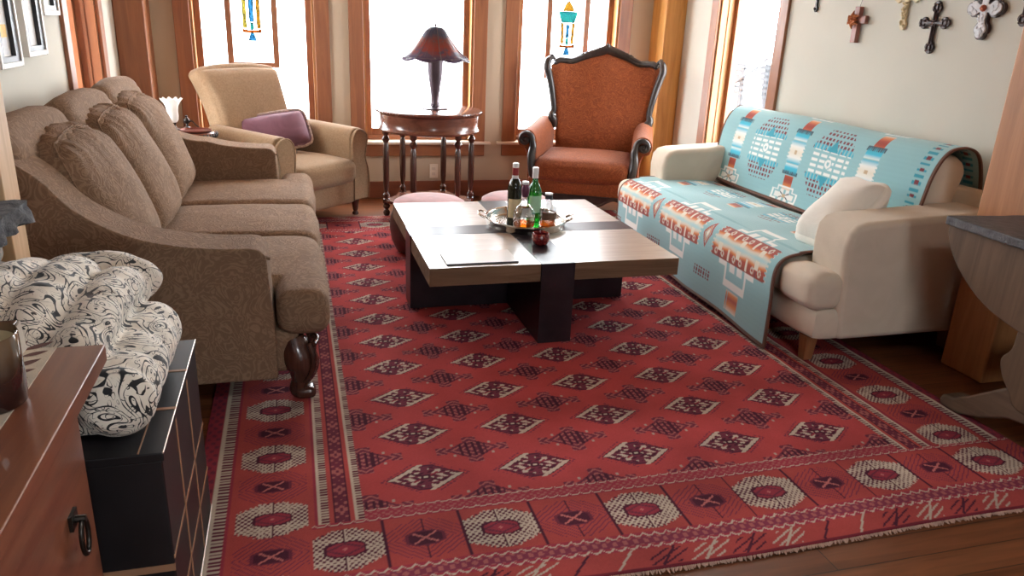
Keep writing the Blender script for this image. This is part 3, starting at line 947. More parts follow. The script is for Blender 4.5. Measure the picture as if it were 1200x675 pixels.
def drape(name, prof, y0, y1, label, front, wave):
    P3 = [Vector((a, 0, b)) for a, b in prof]
    C = cm(P3, 10)
    L = [0]
    for a, b in zip(C, C[1:]): L.append(L[-1] + (b - a).length)
    st = .0052
    s = np.arange(0, L[-1], st); tt = np.arange(0, y1 - y0 + 1e-6, st)
    xs = np.interp(s, L, [c.x for c in C]); zs = np.interp(s, L, [c.z for c in C])
    ns, nt = len(s), len(tt)
    S, T = np.meshgrid(s, tt, indexing='ij'); S = S.ravel(); T = T.ravel()
    X = np.repeat(xs, nt); Z = np.repeat(zs, nt); Y = y0 + T
    dx, dy, dz = wave(S, T, L[-1])
    X = X + dx; Y = Y + dy; Z = Z + dz
    col = blanket_colors(S, T, front)
    top = np.stack([X, Y, Z], 1)
    i = np.arange((ns - 1) * (nt - 1)); a = i // (nt - 1) * nt + i % (nt - 1)
    q = np.stack([a, a + 1, a + nt + 1, a + nt], 1)
    me = bpy.data.meshes.new(name)
    loc = np.array((2.6, (y0 + y1) / 2, .4))
    me.vertices.add(len(top)); me.vertices.foreach_set('co', (top - loc).ravel())
    me.loops.add(len(q) * 4); me.loops.foreach_set('vertex_index', q.ravel().astype(np.int32))
    me.polygons.add(len(q)); me.polygons.foreach_set('loop_start', np.arange(0, len(q) * 4, 4, dtype=np.int32))
    me.update(calc_edges=True); me.shade_smooth()
    at = me.color_attributes.new('Col', 'FLOAT_COLOR', 'POINT')
    at.data.foreach_set('color', np.c_[col, np.ones(len(col))].ravel().astype(np.float32))
    me.materials.append(bpy.data.materials.get('blanket_wool') or painted('blanket_wool', rough=.85, bump=.25, wear=.06, sheen=.3, bs=600))
    o = bpy.data.objects.new(name, me); COL.objects.link(o); o.location = loc
    md = o.modifiers.new('solid', 'SOLIDIFY'); md.thickness = .007; md.offset = 0
    FR[o] = Matrix.Translation(Vector(loc))
    tag(o, label, 'blanket')
    # leather-brown binding round the edge
    bd = plain('blanket_binding', (.13, .05, .03), .6, .15)
    G = top.reshape(ns, nt, 3)
    def rope(pts, nm='binding'):
        p = [Vector(v) for v in pts[::4]] + [Vector(pts[-1])]
        MB().tube(p, .0062, 6).build(nm, bd, o)
    rope(G[:, 0]); rope(G[:, -1]); rope(G[0, :]); rope(G[-1, :])
    return o
# seat blanket: hem near the floor, up the front, across the seat
pf = [(2.085, .045), (2.085, .15), (2.083, .26), (2.078, .34), (2.086, .40), (2.12, .438), (2.18, .456), (2.30, .466), (2.45, .468), (2.60, .462), (2.715, .455)]
def wf(S, T, L):
    k = np.clip((.36 - S) / .36, 0, 1)
    dx = -.010 * k * np.sin(T * 9 + 1) - .012 * k * np.sin(T * 4.2) - .012 * k
    dz = .012 * k * np.sin(T * 3.0 + .5) + .003 * np.sin(T * 11 + S * 13) * (S > .5) + .004 * np.sin(S * 16) * (S > .5)
    # the near hem sinks towards the floor
    dz = dz - .030 * k * np.clip(1 - T / .9, 0, 1) + .02 * k * np.clip(T / 1.8, 0, 1)
    dy = -.04 * np.clip((.5 - S) / .5, 0, 1) * np.clip(1 - T / .5, 0, 1)
    return dx, dy, dz
drape('blanket', pf, 2.86, 4.64, 'turquoise blanket with rust red band over the seat and front of the cream sofa', True, wf)
# back blanket: up the back, over the top, down behind
pb = [(2.722, .475), (2.738, .52), (2.750, .60), (2.765, .70), (2.785, .80), (2.815, .875), (2.86, .928), (2.92, .948), (2.98, .942), (3.03, .915), (3.065, .85), (3.092, .74), (3.097, .60)]
def wb(S, T, L):
    return (.004 * np.sin(T * 8 + S * 5), 0 * S, .004 * np.sin(T * 6.5 + 1) * (S > .3) + .008 * np.exp(-((T - 1.0) / .12) ** 2) * (S > .4) * 0)
drape('blanket', pb, 2.80, 4.62, 'turquoise blanket with dotted medallions folded over the back of the cream sofa', False, wb)

# cream throw pillow, leaning at the near end
Mp = fabric('ivory_pillow', (.86, .82, .74), (.83, .79, .71), 6, bump=.3, sheen=.3, pat='plain', wr=6)
t = thing('throw_pillow', 'plain ivory pillow leaning in the near corner of the blanket-covered sofa', 'pillow', (2.47, 3.0, .5))
Rp = Matrix.Rotation(radians(0), 3, 'Z') @ Matrix.Rotation(radians(-46), 3, 'Y')
def tp(p, q):
    # pinched corners
    f = 1 - .55 * (max(abs(q.x), abs(q.y)) ** 3) * 1
    c = 1 - .10 * (1 - q.x ** 2) * abs(q.y) ** 3 * 0
    p.z *= f
    p.x *= 1 - .06 * (1 - q.y ** 2) * 0 + .05 * abs(q.x * q.y)
    p.y *= 1 + .05 * abs(q.x * q.y)
    return p
MB().rbox((2.475, 2.965, .615), (.205, .155, .080), .075, 18, puff=(0, 0, .03), rot=Rp, wr=.010, seed=11, taper=tp).build('cover', Mp, t)
# ------------------------------------------------------------------ tan armchair (local frame: front is -Y)
Mt = fabric('tan_chenille', (.34, .225, .135), (.275, .18, .103), 40, bump=.35, sheen=.1, pat='plain')
def tan_chair():
    t = thing('armchair', 'tan upholstered armchair with rolled arms and a mauve cushion, by the far left window', 'armchair', (-.09, 5.66, 0), radians(43))
    # arms, rolled outwards
    for s in (-1, 1):
        pr = cm([(.29, .13, 0), (.285, .35, 0), (.28, .50, 0), (.275, .575, 0), (.30, .635, 0), (.355, .655, 0), (.41, .635, 0), (.435, .585, 0), (.425, .535, 0), (.40, .50, 0), (.395, .40, 0), (.40, .25, 0), (.41, .13, 0)], 3)
        poly = [(s * p.x, p.y) for p in pr]
        vs_m = MB()
        n = len(poly)
        # sweep along y, front panel slightly swelling, top dropping to the front
        ys = np.linspace(-.40, .26, 12)
        vs = []; fs = []
        for k, y in enumerate(ys):
            for (x, z) in poly:
                dz = .02 * (k / 11) if z > .4 else 0
                vs.append((x, y, z + dz))
        for k in range(11):
            for i in range(n):
                fs.append((k * n + i, k * n + (i + 1) % n, (k + 1) * n + (i + 1) % n, (k + 1) * n + i))
        fs.append(tuple(range(n))); fs.append(tuple(11 * n + i for i in range(n))[::-1])
        vs_m.add(vs, fs)
        a = vs_m.build('arm', Mt, t, local=True, bevel=.022, seg=3)
        # shaped front panel: scoops from the roll to the base
        pp = cm([(.275, .14, 0), (.282, .36, 0), (.272, .55, 0), (.30, .625, 0), (.355, .645, 0), (.42, .60, 0), (.412, .52, 0), (.40, .44, 0), (.43, .34, 0), (.435, .22, 0), (.425, .14, 0)], 4)
        MB().prism([(s * p.x, p.y) for p in pp], 'y', -.425, -.395).build('arm_front', Mt, a, local=True, bevel=.012, seg=3)
        MB().tube([(s * p.x, -.425, p.y) for p in pp], .005, 6).build('piping', Mt, a, local=True)
    MB().rbox((0, -.03, .22), (.30, .39, .10), .03, 8, puff=(0, .01, 0)).build('seat_frame', Mt, t, local=True)
    def tp(p, q):
        p.y -= .03 * (1 - q.x ** 2) if q.y < 0 else 0
        return p
    MB().rbox((0, -.12, .365), (.280, .345, .075), .05, 14, puff=(0, 0, .03), wr=.004, taper=tp).build('seat_cushion', Mt, t, local=True)
    # back: broad, curving outwards at the top
    R = Matrix.Rotation(radians(-17), 3, 'X')
    def tb(p, q):
        p.x *= 1 + .14 * max(0, q.z) ** 2 - .04 * max(0, -q.z)
        p.y += .035 * max(0, q.z) ** 2 * 1.5
        p.z -= .012 * q.x ** 2 * max(0, q.z)
        return p
    MB().rbox((0, .30, .67), (.315, .085, .385), .055, 18, puff=(0, .035, .03), rot=R, wr=.005, taper=tb).build('backrest', Mt, t, local=True)
    for sx in (-1, 1):
        MB().lathe([(.017, .0116), (.024, .018), (.022, .03), (.014, .04), (.020, .055), (.024, .09), (.030, .12), (.034, .135)], (sx * .355, -.355, 0), 14).build('leg', M['darkwood'], t, local=True)
        MB().lathe([(.017, .0116), (.022, .05), (.028, .13)], (sx * .30, .27, 0), 12).build('leg', M['darkwood'], t, local=True)
    return t
tc = tan_chair()
# mauve cushion with rope edge
Mm = fabric('mauve_satin', (.22, .10, .14), (.17, .075, .105), 5, bump=.25, sheen=.3, rough=.8, pat='plain', wr=5)
Mr = plain('rope_trim', (.42, .30, .25), .7, .3, 80)
pl = thing('throw_pillow', 'small mauve rectangular cushion with rope trim propped in the tan armchair', 'pillow', (-.145, 5.73, .45), radians(14))
RR = Matrix.Rotation(radians(58), 3, 'X')
RR = Matrix.Rotation(radians(-8), 3, 'Y') @ RR
def tpm(p, q):
    p.z *= 1 - .75 * max(abs(q.x), abs(q.y)) ** 4
    return p
cc = Vector((0, .0, .155))
cv = MB().rbox(cc, (.255, .140, .065), .055, 16, puff=(0, 0, .02), rot=RR, wr=.006, seed=4, taper=tpm).build('cover', Mm, pl, local=True)
rim = []
for a in np.linspace(0, 2 * pi, 60, endpoint=False):
    c_, s_ = cos(a), sin(a)
    k = (abs(c_) ** 7 + abs(s_) ** 7) ** (-1 / 7)
    rim.append(cc + RR @ Vector((.258 * c_ * k, .143 * s_ * k, .003 * (-1) ** len(rim))))
MB().tube(rim + [rim[0]], .011, 8).build('rope_trim', Mr, pl, local=True)

# ------------------------------------------------------------------ orange wing chair with carved frame
Mo = fabric('rust_damask', (.27, .072, .021), (.19, .047, .014), 11, bump=.3, sheen=.1, rough=.8)
def wing_chair():
    t = thing('armchair', 'rust orange upholstered armchair with black carved wood frame, between far window and corner post', 'armchair', (2.21, 5.60, 0), radians(-28))
    def tp(p, q):
        p.y -= .045 * (1 - q.x ** 2) if q.y < 0 else 0
        return p
    MB().rbox((0, -.07, .385), (.355, .33, .075), .055, 14, puff=(0, 0, .035), wr=.004, taper=tp).build('seat_cushion', Mo, t, local=True)
    MB().rbox((0, -.04, .255), (.40, .345, .075), .03, 8, puff=(0, .02, 0)).build('seat_frame', Mo, t, local=True)
    # back: outline (x,z) in its own leaning plane
    bx = [(-.385, .36), (-.40, .60), (-.425, .80), (-.470, 1.02), (-.485, 1.10), (-.44, 1.145), (-.30, 1.135), (-.16, 1.185), (0, 1.228), (.16, 1.185), (.30, 1.135), (.44, 1.145), (.485, 1.10), (.470, 1.02), (.425, .80), (.40, .60), (.385, .36)]
    def lean(x, y, z):
        k = max(0, z - .36)
        wing = -.10 * (abs(x) / .48) ** 3 * (1 if z > .5 else .5)
        return (x * .89 + .05, .27 + y + .22 * k + wing, z)
    def at(x0):        # top outline height for a given x
        xs = [p[0] for p in bx[4:13]]; zs = [p[1] for p in bx[4:13]]
        return float(np.interp(x0, xs, zs))
    def halfw(z):
        return float(np.interp(z, [.36, .60, .80, 1.02, 1.10], [.385, .40, .425, .470, .485]))
    mb = MB()
    def front(u, v):
        z0 = .36; 
        hw = halfw(z0 + v * .74)
        x = (2 * u - 1) * hw
        z = z0 + v * (at(x) - z0)
        e = (1 - (2 * u - 1) ** 2) ** .5 * (1 - (2 * v - 1) ** 4)
        return lean(x, -.02 - .055 * e, z)
    def back(u, v):
        p = front(u, v); hw = 0
        z0 = .36; hw = halfw(z0 + v * .74); x = (2 * u - 1) * hw; z = z0 + v * (at(x) - z0)
        return lean(x, .055, z)
    N = 29
    mb.grid(front, N, N); b0 = 0
    mb.grid(back, N, N)
    def id_(i, j, k): return k * N * N + i * N + j
    fs = []
    for i in range(N - 1):
        fs.append((id_(i, 0, 0), id_(i + 1, 0, 0), id_(i + 1, 0, 1), id_(i, 0, 1)))
        fs.append((id_(i, N - 1, 0), id_(i, N - 1, 1), id_(i + 1, N - 1, 1), id_(i + 1, N - 1, 0)))
        fs.append((id_(0, i, 0), id_(0, i, 1), id_(0, i + 1, 1), id_(0, i + 1, 0)))
        fs.append((id_(N - 1, i, 0), id_(N - 1, i + 1, 0), id_(N - 1, i + 1, 1), id_(N - 1, i, 1)))
    mb.f += fs
    mb.build('backrest', Mo, t, local=True, sharp=60)
    # carved frame: two side rails, crest rail, crest
    cf = M['carved']
    for s in (-1, 1):
        pts = [lean(s * (halfw(z) + w), -.02, z) for z, w in ((.62, .0), (.68, .018), (.72, .03), (.76, .012), (.85, .012), (.95, .014), (1.03, .022), (1.09, .030), (1.14, .022), (1.165, .0))]
        o = MB().tube(cm(pts, 6), [.014, .036, .028, .024, .025, .027, .029, .030, .028, .018], 12).build('side_rail', cf, t, local=True)
        g = MB()
        for dx in (-.012, .012):
            g.tube(cm([(p[0] + dx, p[1] - .016, p[2]) for p in pts[2:]], 6), .006, 8)
        g.lathe([(0, -.022), (.018, -.018), (.024, 0), (.018, .018), (0, .022)], pts[1], 10)
        g.build('carving', cf, o, local=True)
    xs = np.linspace(-.46, .46, 25)
    crest = [lean(x, -.02, at(x) + .012 - .012 * (abs(x) / .46)) for x in xs]
    o = MB().tube(crest, [.025, .026, .028, .034, .040, .034, .028, .026, .025], 12).build('crest_rail', cf, t, local=True)
    g = MB()
    g.tube([(p[0], p[1] - .018, p[2] + .012) for p in crest], .007, 8).tube([(p[0], p[1] - .02, p[2] - .010) for p in crest], .006, 8)
    # shell and leaves at the centre
    for a in np.linspace(-70, 70, 9):
        c0 = Vector(lean(0, -.035, at(0) + .005)); d = Vector((sin(radians(a)), 0, cos(radians(a))))
        l = .052 - .018 * abs(a) / 70
        g.tube([c0, c0 + d * l * .6 + Vector((0, -.008, 0)), c0 + d * l], [.005, .011, .005], 8)
    for s in (-1, 1):
        for k in range(5):
            x = s * (.05 + .035 * k); c0 = Vector(lean(x, -.03, at(x) + .012))
            g.tube([c0, c0 + Vector((s * .022, -.006, .016)), c0 + Vector((s * .045, 0, .006))], [.004, .012 - .001 * k, .003], 8)
        x = s * .452; c0 = Vector(lean(x, -.02, at(x) + .01))
        g.tube(cm([c0, c0 + Vector((s * .03, -.01, .03)), c0 + Vector((s * .045, -.02, .035))], 4), [.014, .018, .006], 8)
    g.build('carving', cf, o, local=True)
    # arms
    for s in (-1, 1):
        pr = cm([(.36, .22, 0), (.355, .42, 0), (.352, .53, 0), (.36, .60, 0), (.395, .650, 0), (.445, .660, 0), (.490, .635, 0), (.505, .585, 0), (.485, .535, 0), (.445, .52, 0), (.425, .45, 0), (.42, .32, 0), (.42, .22, 0)], 3)
        n = len(pr); ys = np.linspace(-.31, .30, 12); vs = []; fs = []
        for k, y in enumerate(ys):
            for p in pr:
                z = p.y + (.05 * (k / 11) ** 2 if p.y > .45 else 0)
                vs.append((s * (p.x - .03 * (k / 11)), y, z))
        for k in range(11):
            for i in range(n): fs.append((k * n + i, k * n + (i + 1) % n, (k + 1) * n + (i + 1) % n, (k + 1) * n + i))
        fs.append(tuple(range(n))); fs.append(tuple(11 * n + i for i in range(n))[::-1])
        a = MB().add(vs, fs).build('arm', Mo, t, local=True, bevel=.012, seg=3, sharp=50)
        # scrolled frame on the arm front
        c0 = Vector((s * .438, -.318, .588)); sp = []
        for k in range(26):
            g_ = k / 25; ang = -pi * .5 - g_ * 2.6 * pi; r = .012 + .048 * (1 - g_)
            sp.append(c0 + Vector((s * -cos(ang) * r * -1, -.012 * (1 - g_) - .004, sin(ang) * r)))
        sp = [c0 + Vector((s * r_ * cos(a_), -.006, r_ * sin(a_))) for a_, r_ in [(radians(200 - q * 24), .058 - .0026 * q) for q in range(19)]]
        down = [(s * .362, -.325, .22), (s * .358, -.345, .30), (s * .372, -.352, .38), (s * .384, -.342, .46), (s * .378, -.33, .53)]
        path = cm([Vector(p) for p in down] + sp[::2], 5)
        f = MB().tube(path, [.030, .034, .033, .030, .026, .022, .020, .018, .017, .016, .014, .012, .010], 10)
        f.lathe([(0, -.02), (.016, -.016), (.022, 0), (.016, .016), (0, .02)], (c0.x, c0.y - .004, c0.z), 12)
        f.build('arm_front', cf, t, local=True)
    # serpentine apron and cabriole legs
    top = [(-.40, .225), (.40, .225)]
    low = [(x, .165 + .028 * cos(x / .40 * 3 * pi) - .03 * (abs(x) < .12) * cos(x / .12 * pi / 2)) for x in np.linspace(.40, -.40, 41)]
    ap = MB().prism([(-.40, .215), (.40, .215)] + low, 'y', -.415, -.375)
    ap.tube([(x, -.415, z + .008) for x, z in low], .010, 8)
    ap.build('apron', cf, t, local=True, bevel=.004)
    for s in (-1, 1):
        MB().prism([(-.33, .21), (.30, .21), (.30, .17), (0, .155), (-.33, .17)], 'x', s * .40 - .015, s * .40 + .015).build('side_apron', cf, t, local=True, bevel=.004)
        MB().tube(cm([(s * .375, -.365, .235), (s * .405, -.405, .165), (s * .400, -.400, .10), (s * .380, -.372, .05), (s * .395, -.395, .022)], 6), [.04, .040, .034, .026, .02, .018, .024, .020], 12).build('leg', cf, t, local=True)
        MB().tube(cm([(s * .36, .27, .24), (s * .36, .29, .14), (s * .355, .34, .0)], 5), [.03, .024, .02], 10).build('leg', cf, t, local=True)
    return t
wing_chair()

# ------------------------------------------------------------------ hexagonal-legged round table with lamp
def round_table():
    cx, cy = .96, 5.62
    t = thing('round_table', 'dark mahogany round table on six turned legs beneath the centre window', 'table', (cx, cy, 0))
    zt = .792
    MB().lathe([(0, zt - .028), (.372, zt - .028), (.385, zt - .020), (.388, zt - .012), (.384, zt - .003), (.376, zt), (0, zt)], (cx, cy, 0), 64).build('tabletop', M['mahog'], t)
    e = MB()
    for k in range(90):
        a = 2 * pi * k / 90
        e.rbox((cx + .386 * cos(a), cy + .386 * sin(a), zt - .012), (.006, .006, .007), .005, 2)
    e.build('beaded_edge', M['mahog'], t)
    MB().lathe([(.345, zt - .14), (.352, zt - .155), (.362, zt - .150), (.366, zt - .14), (.358, zt - .125), (.352, zt - .115), (.356, zt - .08), (.362, zt - .034), (.372, zt - .028), (.34, zt - .028), (.335, zt - .08), (.335, zt - .14)], (cx, cy, 0), 64).build('skirt', M['mahog'], t)
    prof = [(.012, .0), (.022, .012), (.026, .03), (.018, .046), (.012, .052), (.024, .066), (.027, .080), (.018, .094), (.026, .10), (.026, .13), (.018, .136), (.024, .150), (.027, .163), (.017, .176), (.013, .184), (.016, .19), (.022, .25), (.024, .40), (.021, .52), (.014, .545), (.024, .560), (.028, .575), (.020, .590), (.013, .598), (.024, .612), (.026, .635), (.026, .66)]
    for k in range(6):
        a = radians(60 * k)
        x, y = cx + .32 * cos(a), cy + .32 * sin(a)
        zf = .0116 if y < 5.59 else 0
        l = MB().lathe([(r, z + (zf if z < .05 else 0)) for r, z in prof], (x, y, 0), 16).build('leg', M['darkwood'], t)
    # low stretcher shelf, scalloped
    def ring(r): return [(cx + r * cos(a) * (1 + .10 * cos(6 * a)), cy + r * sin(a) * (1 + .10 * cos(6 * a))) for a in np.linspace(0, 2 * pi, 72, endpoint=False)]
    MB().prism(ring(.300), 'z', .105, .126).build('stretcher_shelf', M['mahog'], t, bevel=.004)
round_table()
def art_lamp():
    cx, cy, z = 1.0, 5.62, .792
    t = thing('table_lamp', 'stained glass umbrella lamp on the dark round table before the centre window', 'lamp', (cx, cy, z))
    br = plain('bronze_lamp_base', (.10, .07, .085), .35, .3, metal=.5)
    MB().lathe([(.0, 0), (.093, 0), (.096, .006), (.085, .012), (.050, .018), (.036, .024), (.034, .035), (.028, .05), (.030, .09), (.040, .16), (.050, .22), (.056, .30), (.058, .345), (.046, .35), (.0, .35)], (cx, cy, z), 28).build('base', br, t)
    MB().lathe([(.006, .34), (.006, .575), (.010, .58), (.004, .59), (.003, .615), (.0, .62)], (cx, cy, z), 10).build('finial', br, t)
    # shade: eight scalloped panels of glass with lead lines
    n = 8; segs = n * 8
    prof = [(.045, .565), (.075, .540), (.112, .480), (.155, .425), (.200, .385), (.228, .365), (.240, .354)]
    def sh(u, v):
        a = 2 * pi * u
        i = v * (len(prof) - 1); k = min(int(i), len(prof) - 2); f = i - k
        r = prof[k][0] * (1 - f) + prof[k + 1][0] * f; zz = prof[k][1] * (1 - f) + prof[k + 1][1] * f
        sc = abs(sin(n / 2 * a))
        r *= 1 + .05 * v * (sc - .4); zz -= .018 * v ** 3 * sc
        return (cx + r * cos(a), cy + r * sin(a), z + zz)
    gm = NT('lamp_art_glass')
    co = gm.coord(); vo = gm.n('ShaderNodeTexVoronoi', i_Scale=26.0); gm.l(co, vo.inputs['Vector'])
    sp = gm.n('ShaderNodeSeparateXYZ'); tc_ = gm.n('ShaderNodeTexCoord'); gm.l(tc_.outputs['Object'], sp.inputs[0])
    mr = gm.n('ShaderNodeMapRange'); mr.inputs[1].default_value = .35; mr.inputs[2].default_value = .56; gm.l(sp.outputs[2], mr.inputs[0])
    ad = gm.n('ShaderNodeMath', operation='MULTIPLY_ADD'); gm.l(vo.outputs['Color'], ad.inputs[0]); ad.inputs[1].default_value = .35; gm.l(mr.outputs[0], ad.inputs[2])
    col = gm.ramp(ad.outputs[0], [(.12, (.06, .035, .08)), (.36, (.10, .06, .10)), (.55, (.26, .045, .035)), (.8, (.20, .05, .04)), (1.0, (.06, .06, .10))])
    tr = gm.n('ShaderNodeBsdfTranslucent'); gm.l(col, tr.inputs[0]); gm.l(col, gm.b.inputs['Base Color']); gm.b.inputs['Roughness'].default_value = .25
    mx = gm.n('ShaderNodeMixShader'); mx.inputs[0].default_value = .4; gm.l(gm.b.outputs[0], mx.inputs[1]); gm.l(tr.outputs[0], mx.inputs[2]); gm.l(mx.outputs[0], gm.out.inputs[0])
    s = MB().grid(lambda u, v: sh(u, v), segs, 15, cu=True).build('lamp_shade', gm.m, t, solid=.003)
    w = MB()
    for k in range(n):
        w.tube([sh(k / n, v) for v in np.linspace(0, 1, 12)], .0032, 6)
        for q in (.33, .66): w.tube([sh((k + q) / n, v) for v in np.linspace(.15, .75, 8)], .0018, 5)
    for v in (0, .4, .72, .86, 1):
        w.tube([sh(u, v - .05 * abs(sin(n * pi * u)) * (0 < v < 1)) for u in np.linspace(0, 1, 97)], .0028 if v in (0, 1) else .0018, 6)
    for k in range(40):
        u = random.random(); v = random.uniform(.75, .97); p = sh(u, v)
        w.lathe([(0, -.006), (.006, -.003), (.007, 0), (.005, .004), (0, .006)], p, 6)
    w.build('lead_line', br, s)
art_lamp()

# ------------------------------------------------------------------ small round side table between sofa and armchair
def side_table():
    cx, cy, z = -.667, 5.30, .672
    t = thing('side_table', 'small dark round side table between the brown sofa and tan armchair', 'table', (cx, cy, 0))
    MB().lathe([(0, z - .045), (.17, z - .045), (.182, z - .035), (.188, z - .02), (.188, z - .008), (.178, z), (0, z)], (cx, cy, 0), 48).build('tabletop', M['mahog'], t)
    e = MB()
    for k in range(44):
        a = 2 * pi * k / 44
        e.tube([(cx + .187 * cos(a), cy + .187 * sin(a), z - .038), (cx + .190 * cos(a), cy + .190 * sin(a), z - .022), (cx + .187 * cos(a), cy + .187 * sin(a), z - .008)], [.004, .007, .004], 6)
    e.build('carved_edge', M['carved'], t)
    MB().lathe([(.05, .05), (.03, .10), (.022, .20), (.034, .32), (.022, .44), (.03, .56), (.06, .612)], (cx, cy, 0), 18).build('pedestal', M['darkwood'], t)
    for k in range(3):
        a = radians(90 + 120 * k)
        MB().tube(cm([(cx + .02 * cos(a), cy + .02 * sin(a), .10), (cx + .09 * cos(a), cy + .09 * sin(a), .09), (cx + .17 * cos(a), cy + .17 * sin(a), .02)], 5), [.024, .02, .014], 8).build('leg', M['darkwood'], t)
    # white tulip lamp
    lx, ly = -.735, 5.31
    l = thing('table_lamp', 'small lamp with white frilled glass shade on the little side table', 'lamp', (lx, ly, z))
    MB().lathe([(.0, 0), (.045, 0), (.046, .006), (.02, .012), (.012, .03), (.018, .045), (.022, .05), (.0, .055)], (lx, ly, z), 18).build('base', M['pewter'], l)
    wm = NT('opal_glass'); wm.b.inputs['Base Color'].default_value = (.92, .92, .90, 1); P(wm, rough=.25)
    tr = wm.n('ShaderNodeBsdfTranslucent'); tr.inputs[0].default_value = (.95, .95, .93, 1)
    mx = wm.n('ShaderNodeMixShader'); mx.inputs[0].default_value = .5; wm.l(wm.b.outputs[0], mx.inputs[1]); wm.l(tr.outputs[0], mx.inputs[2]); wm.l(mx.outputs[0], wm.out.inputs[0])
    pr = [(.020, .05), (.030, .065), (.033, .09), (.032, .12), (.036, .15), (.048, .175), (.064, .195)]
    def f(u, v):
        i = v * (len(pr) - 1); k = min(int(i), len(pr) - 2); q = i - k
        r = pr[k][0] * (1 - q) + pr[k + 1][0] * q; zz = pr[k][1] * (1 - q) + pr[k + 1][1] * q
        a = 2 * pi * u; r *= 1 + .07 * v ** 3 * cos(10 * a); zz += .006 * v ** 4 * cos(10 * a)
        return (lx + r * cos(a), ly + r * sin(a), z + zz)
    MB().grid(f, 80, 16, cu=True).build('lamp_shade', wm.m, l, solid=.003)
    k = thing('trinket', 'tiny dark ornament beside the white lamp on the side table', 'ornament', (-.665, 5.39, z))
    mb = MB().lathe([(.0, 0), (.022, 0), (.020, .008), (.008, .014), (.008, .03), (.018, .04), (.021, .052), (.014, .066), (.006, .072), (.010, .08), (.0, .088)], (-.665, 5.39, z), 14)
    mb.tube(cm([(-.665, 5.39, z + .03), (-.635, 5.38, z + .05), (-.61, 5.375, z + .025), (-.585, 5.37, z + .006)], 5), .004, 6)
    mb.build('body', M['carved'], k)
    d = thing('dish', 'thin metal-rimmed round tray lying on the little side table', 'dish', (-.61, 5.25, z))
    MB().lathe([(0, .0005), (.085, .0005), (.095, .008), (.097, .014), (.094, .014), (.088, .006), (0, .004)], (-.60, 5.25, z), 36).build('plate', plain('dish_copper', (.18, .05, .035), .3, .2, metal=.4), d)
side_table()

# ------------------------------------------------------------------ stools pushed up behind the coffee table
lea = plain('oxblood_leather', (.06, .022, .018), .4, .3, 20, bump=.2)
def pouf(x, y, label, src=None):
    if src is None:
        t = thing('pouf', label, 'stool', (x, y, 0), 0, 'round stools behind the coffee table')
        MB().lathe([(0, .0116), (.19, .0116), (.215, .03), (.240, .09), (.250, .16), (.244, .23), (.225, .285), (.215, .295), (0, .295)], (x, y, 0), 44).build('body', lea, t)
        c = MB().lathe([(0, .295), (.215, .295), (.226, .306), (.222, .325), (.19, .343), (.11, .353), (0, .357)], (x, y, 0), 44).build('cushion', plain('rose_velvet', (.36, .13, .13), .7, .2, 18, sheen=.4), t)
        MB().tube([(x + .224 * cos(a), y + .224 * sin(a), .300) for a in np.linspace(0, 2 * pi, 49)], .006, 8).build('piping', lea, c)
        return t
    c = copy_tree(src); c.location = (x, y, 0); c['label'] = label
    return c
p0 = pouf(.80, 4.66, 'round dark stool with rose cushion top behind the left half of the coffee table')
pouf(1.37, 4.68, 'round dark stool with rose cushion top behind the bottles on the coffee table', p0)
# ------------------------------------------------------------------ coffee table
def coffee_table():
    x0, x1, y0, y1, zt, zb = .53, 1.715, 3.08, 4.335, .395, .312
    t = thing('coffee_table', 'large square coffee table with pale plank top and dark cross-shaped base on the red rug', 'table', (1.12, 3.7, 0))
    tm = NT('glare_lightened_plank')
    co = tm.coord((1.0, 14, 14)); nz = tm.n('ShaderNodeTexNoise', i_Scale=3.0, i_Detail=7.0, i_Roughness=.65, i_Distortion=.5); tm.l(co, nz.inputs['Vector'])
    tm.l(tm.ramp(nz.outputs[0], [(.28, (.22, .15, .11)), (.42, (.38, .30, .23)), (.7, (.50, .42, .34))]), tm.b.inputs['Base Color'])  # brown wood made paler: window glare on the top put into the colour
    P(tm, rough=.25, coat=1.0, spec=1.0); tm.b.inputs['Coat Roughness'].default_value = .30; tm.b.inputs['Coat IOR'].default_value = 2.4
    tm.bump(nz.outputs[0], .08, .001)
    side = wood('shaded_plank_edge', (.11, .062, .034), (.23, .14, .085), 'x', .75, spec=.15)  # same planks, darker and matte: shade on the side faces as colour
    gx0, gx1 = 1.035, 1.195      # dark strip running away from the camera
    gy0, gy1 = 3.62, 3.785       # dark strip across
    for a, b, c, d in ((x0, gx0, y0, gy0), (gx1, x1, y0, gy0), (x0, gx0, gy1, y1), (gx1, x1, gy1, y1)):
        e = .0008
        o = MB().box(a + e, b - e, c + e, d - e, zb, zt).build('tabletop_board', tm.m, t, bevel=.002)
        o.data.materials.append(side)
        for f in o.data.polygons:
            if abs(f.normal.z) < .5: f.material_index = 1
    es = NT('dark_inlay'); nn = es.n('ShaderNodeTexNoise', i_Scale=3.0, i_Detail=6.0); es.l(es.coord((3, 3, 3)), nn.inputs['Vector'])
    es.l(es.ramp(nn.outputs[0], [(.3, (.010, .007, .010)), (.7, (.028, .018, .024))]), es.b.inputs['Base Color']); P(es, rough=.32, spec=.4)
    # four slab legs rise through the top as dark inlays and meet in the middle
    z0 = .0116
    cx0, cx1, cy0, cy1 = gx0, gx1, gy0, gy1
    for b in ((gx0, gx1, y0 - .004, gy0), (gx0, gx1, gy1, y1 + .004), (x0 - .004, gx0, gy0, gy1), (gx1, x1 - .03, gy0, gy1)):
        MB().box(b[0], b[1], b[2], b[3], z0, zt + .0005).build('leg', es.m, t, bevel=.0015)
    MB().box(x1 - .03, x1 + .004, gy0, gy1, zb, zt + .0005).build('inlay', es.m, t)
    MB().box(gx0, gx1, gy0, gy1, z0, zt + .0005).build('core', es.m, t)
coffee_table()

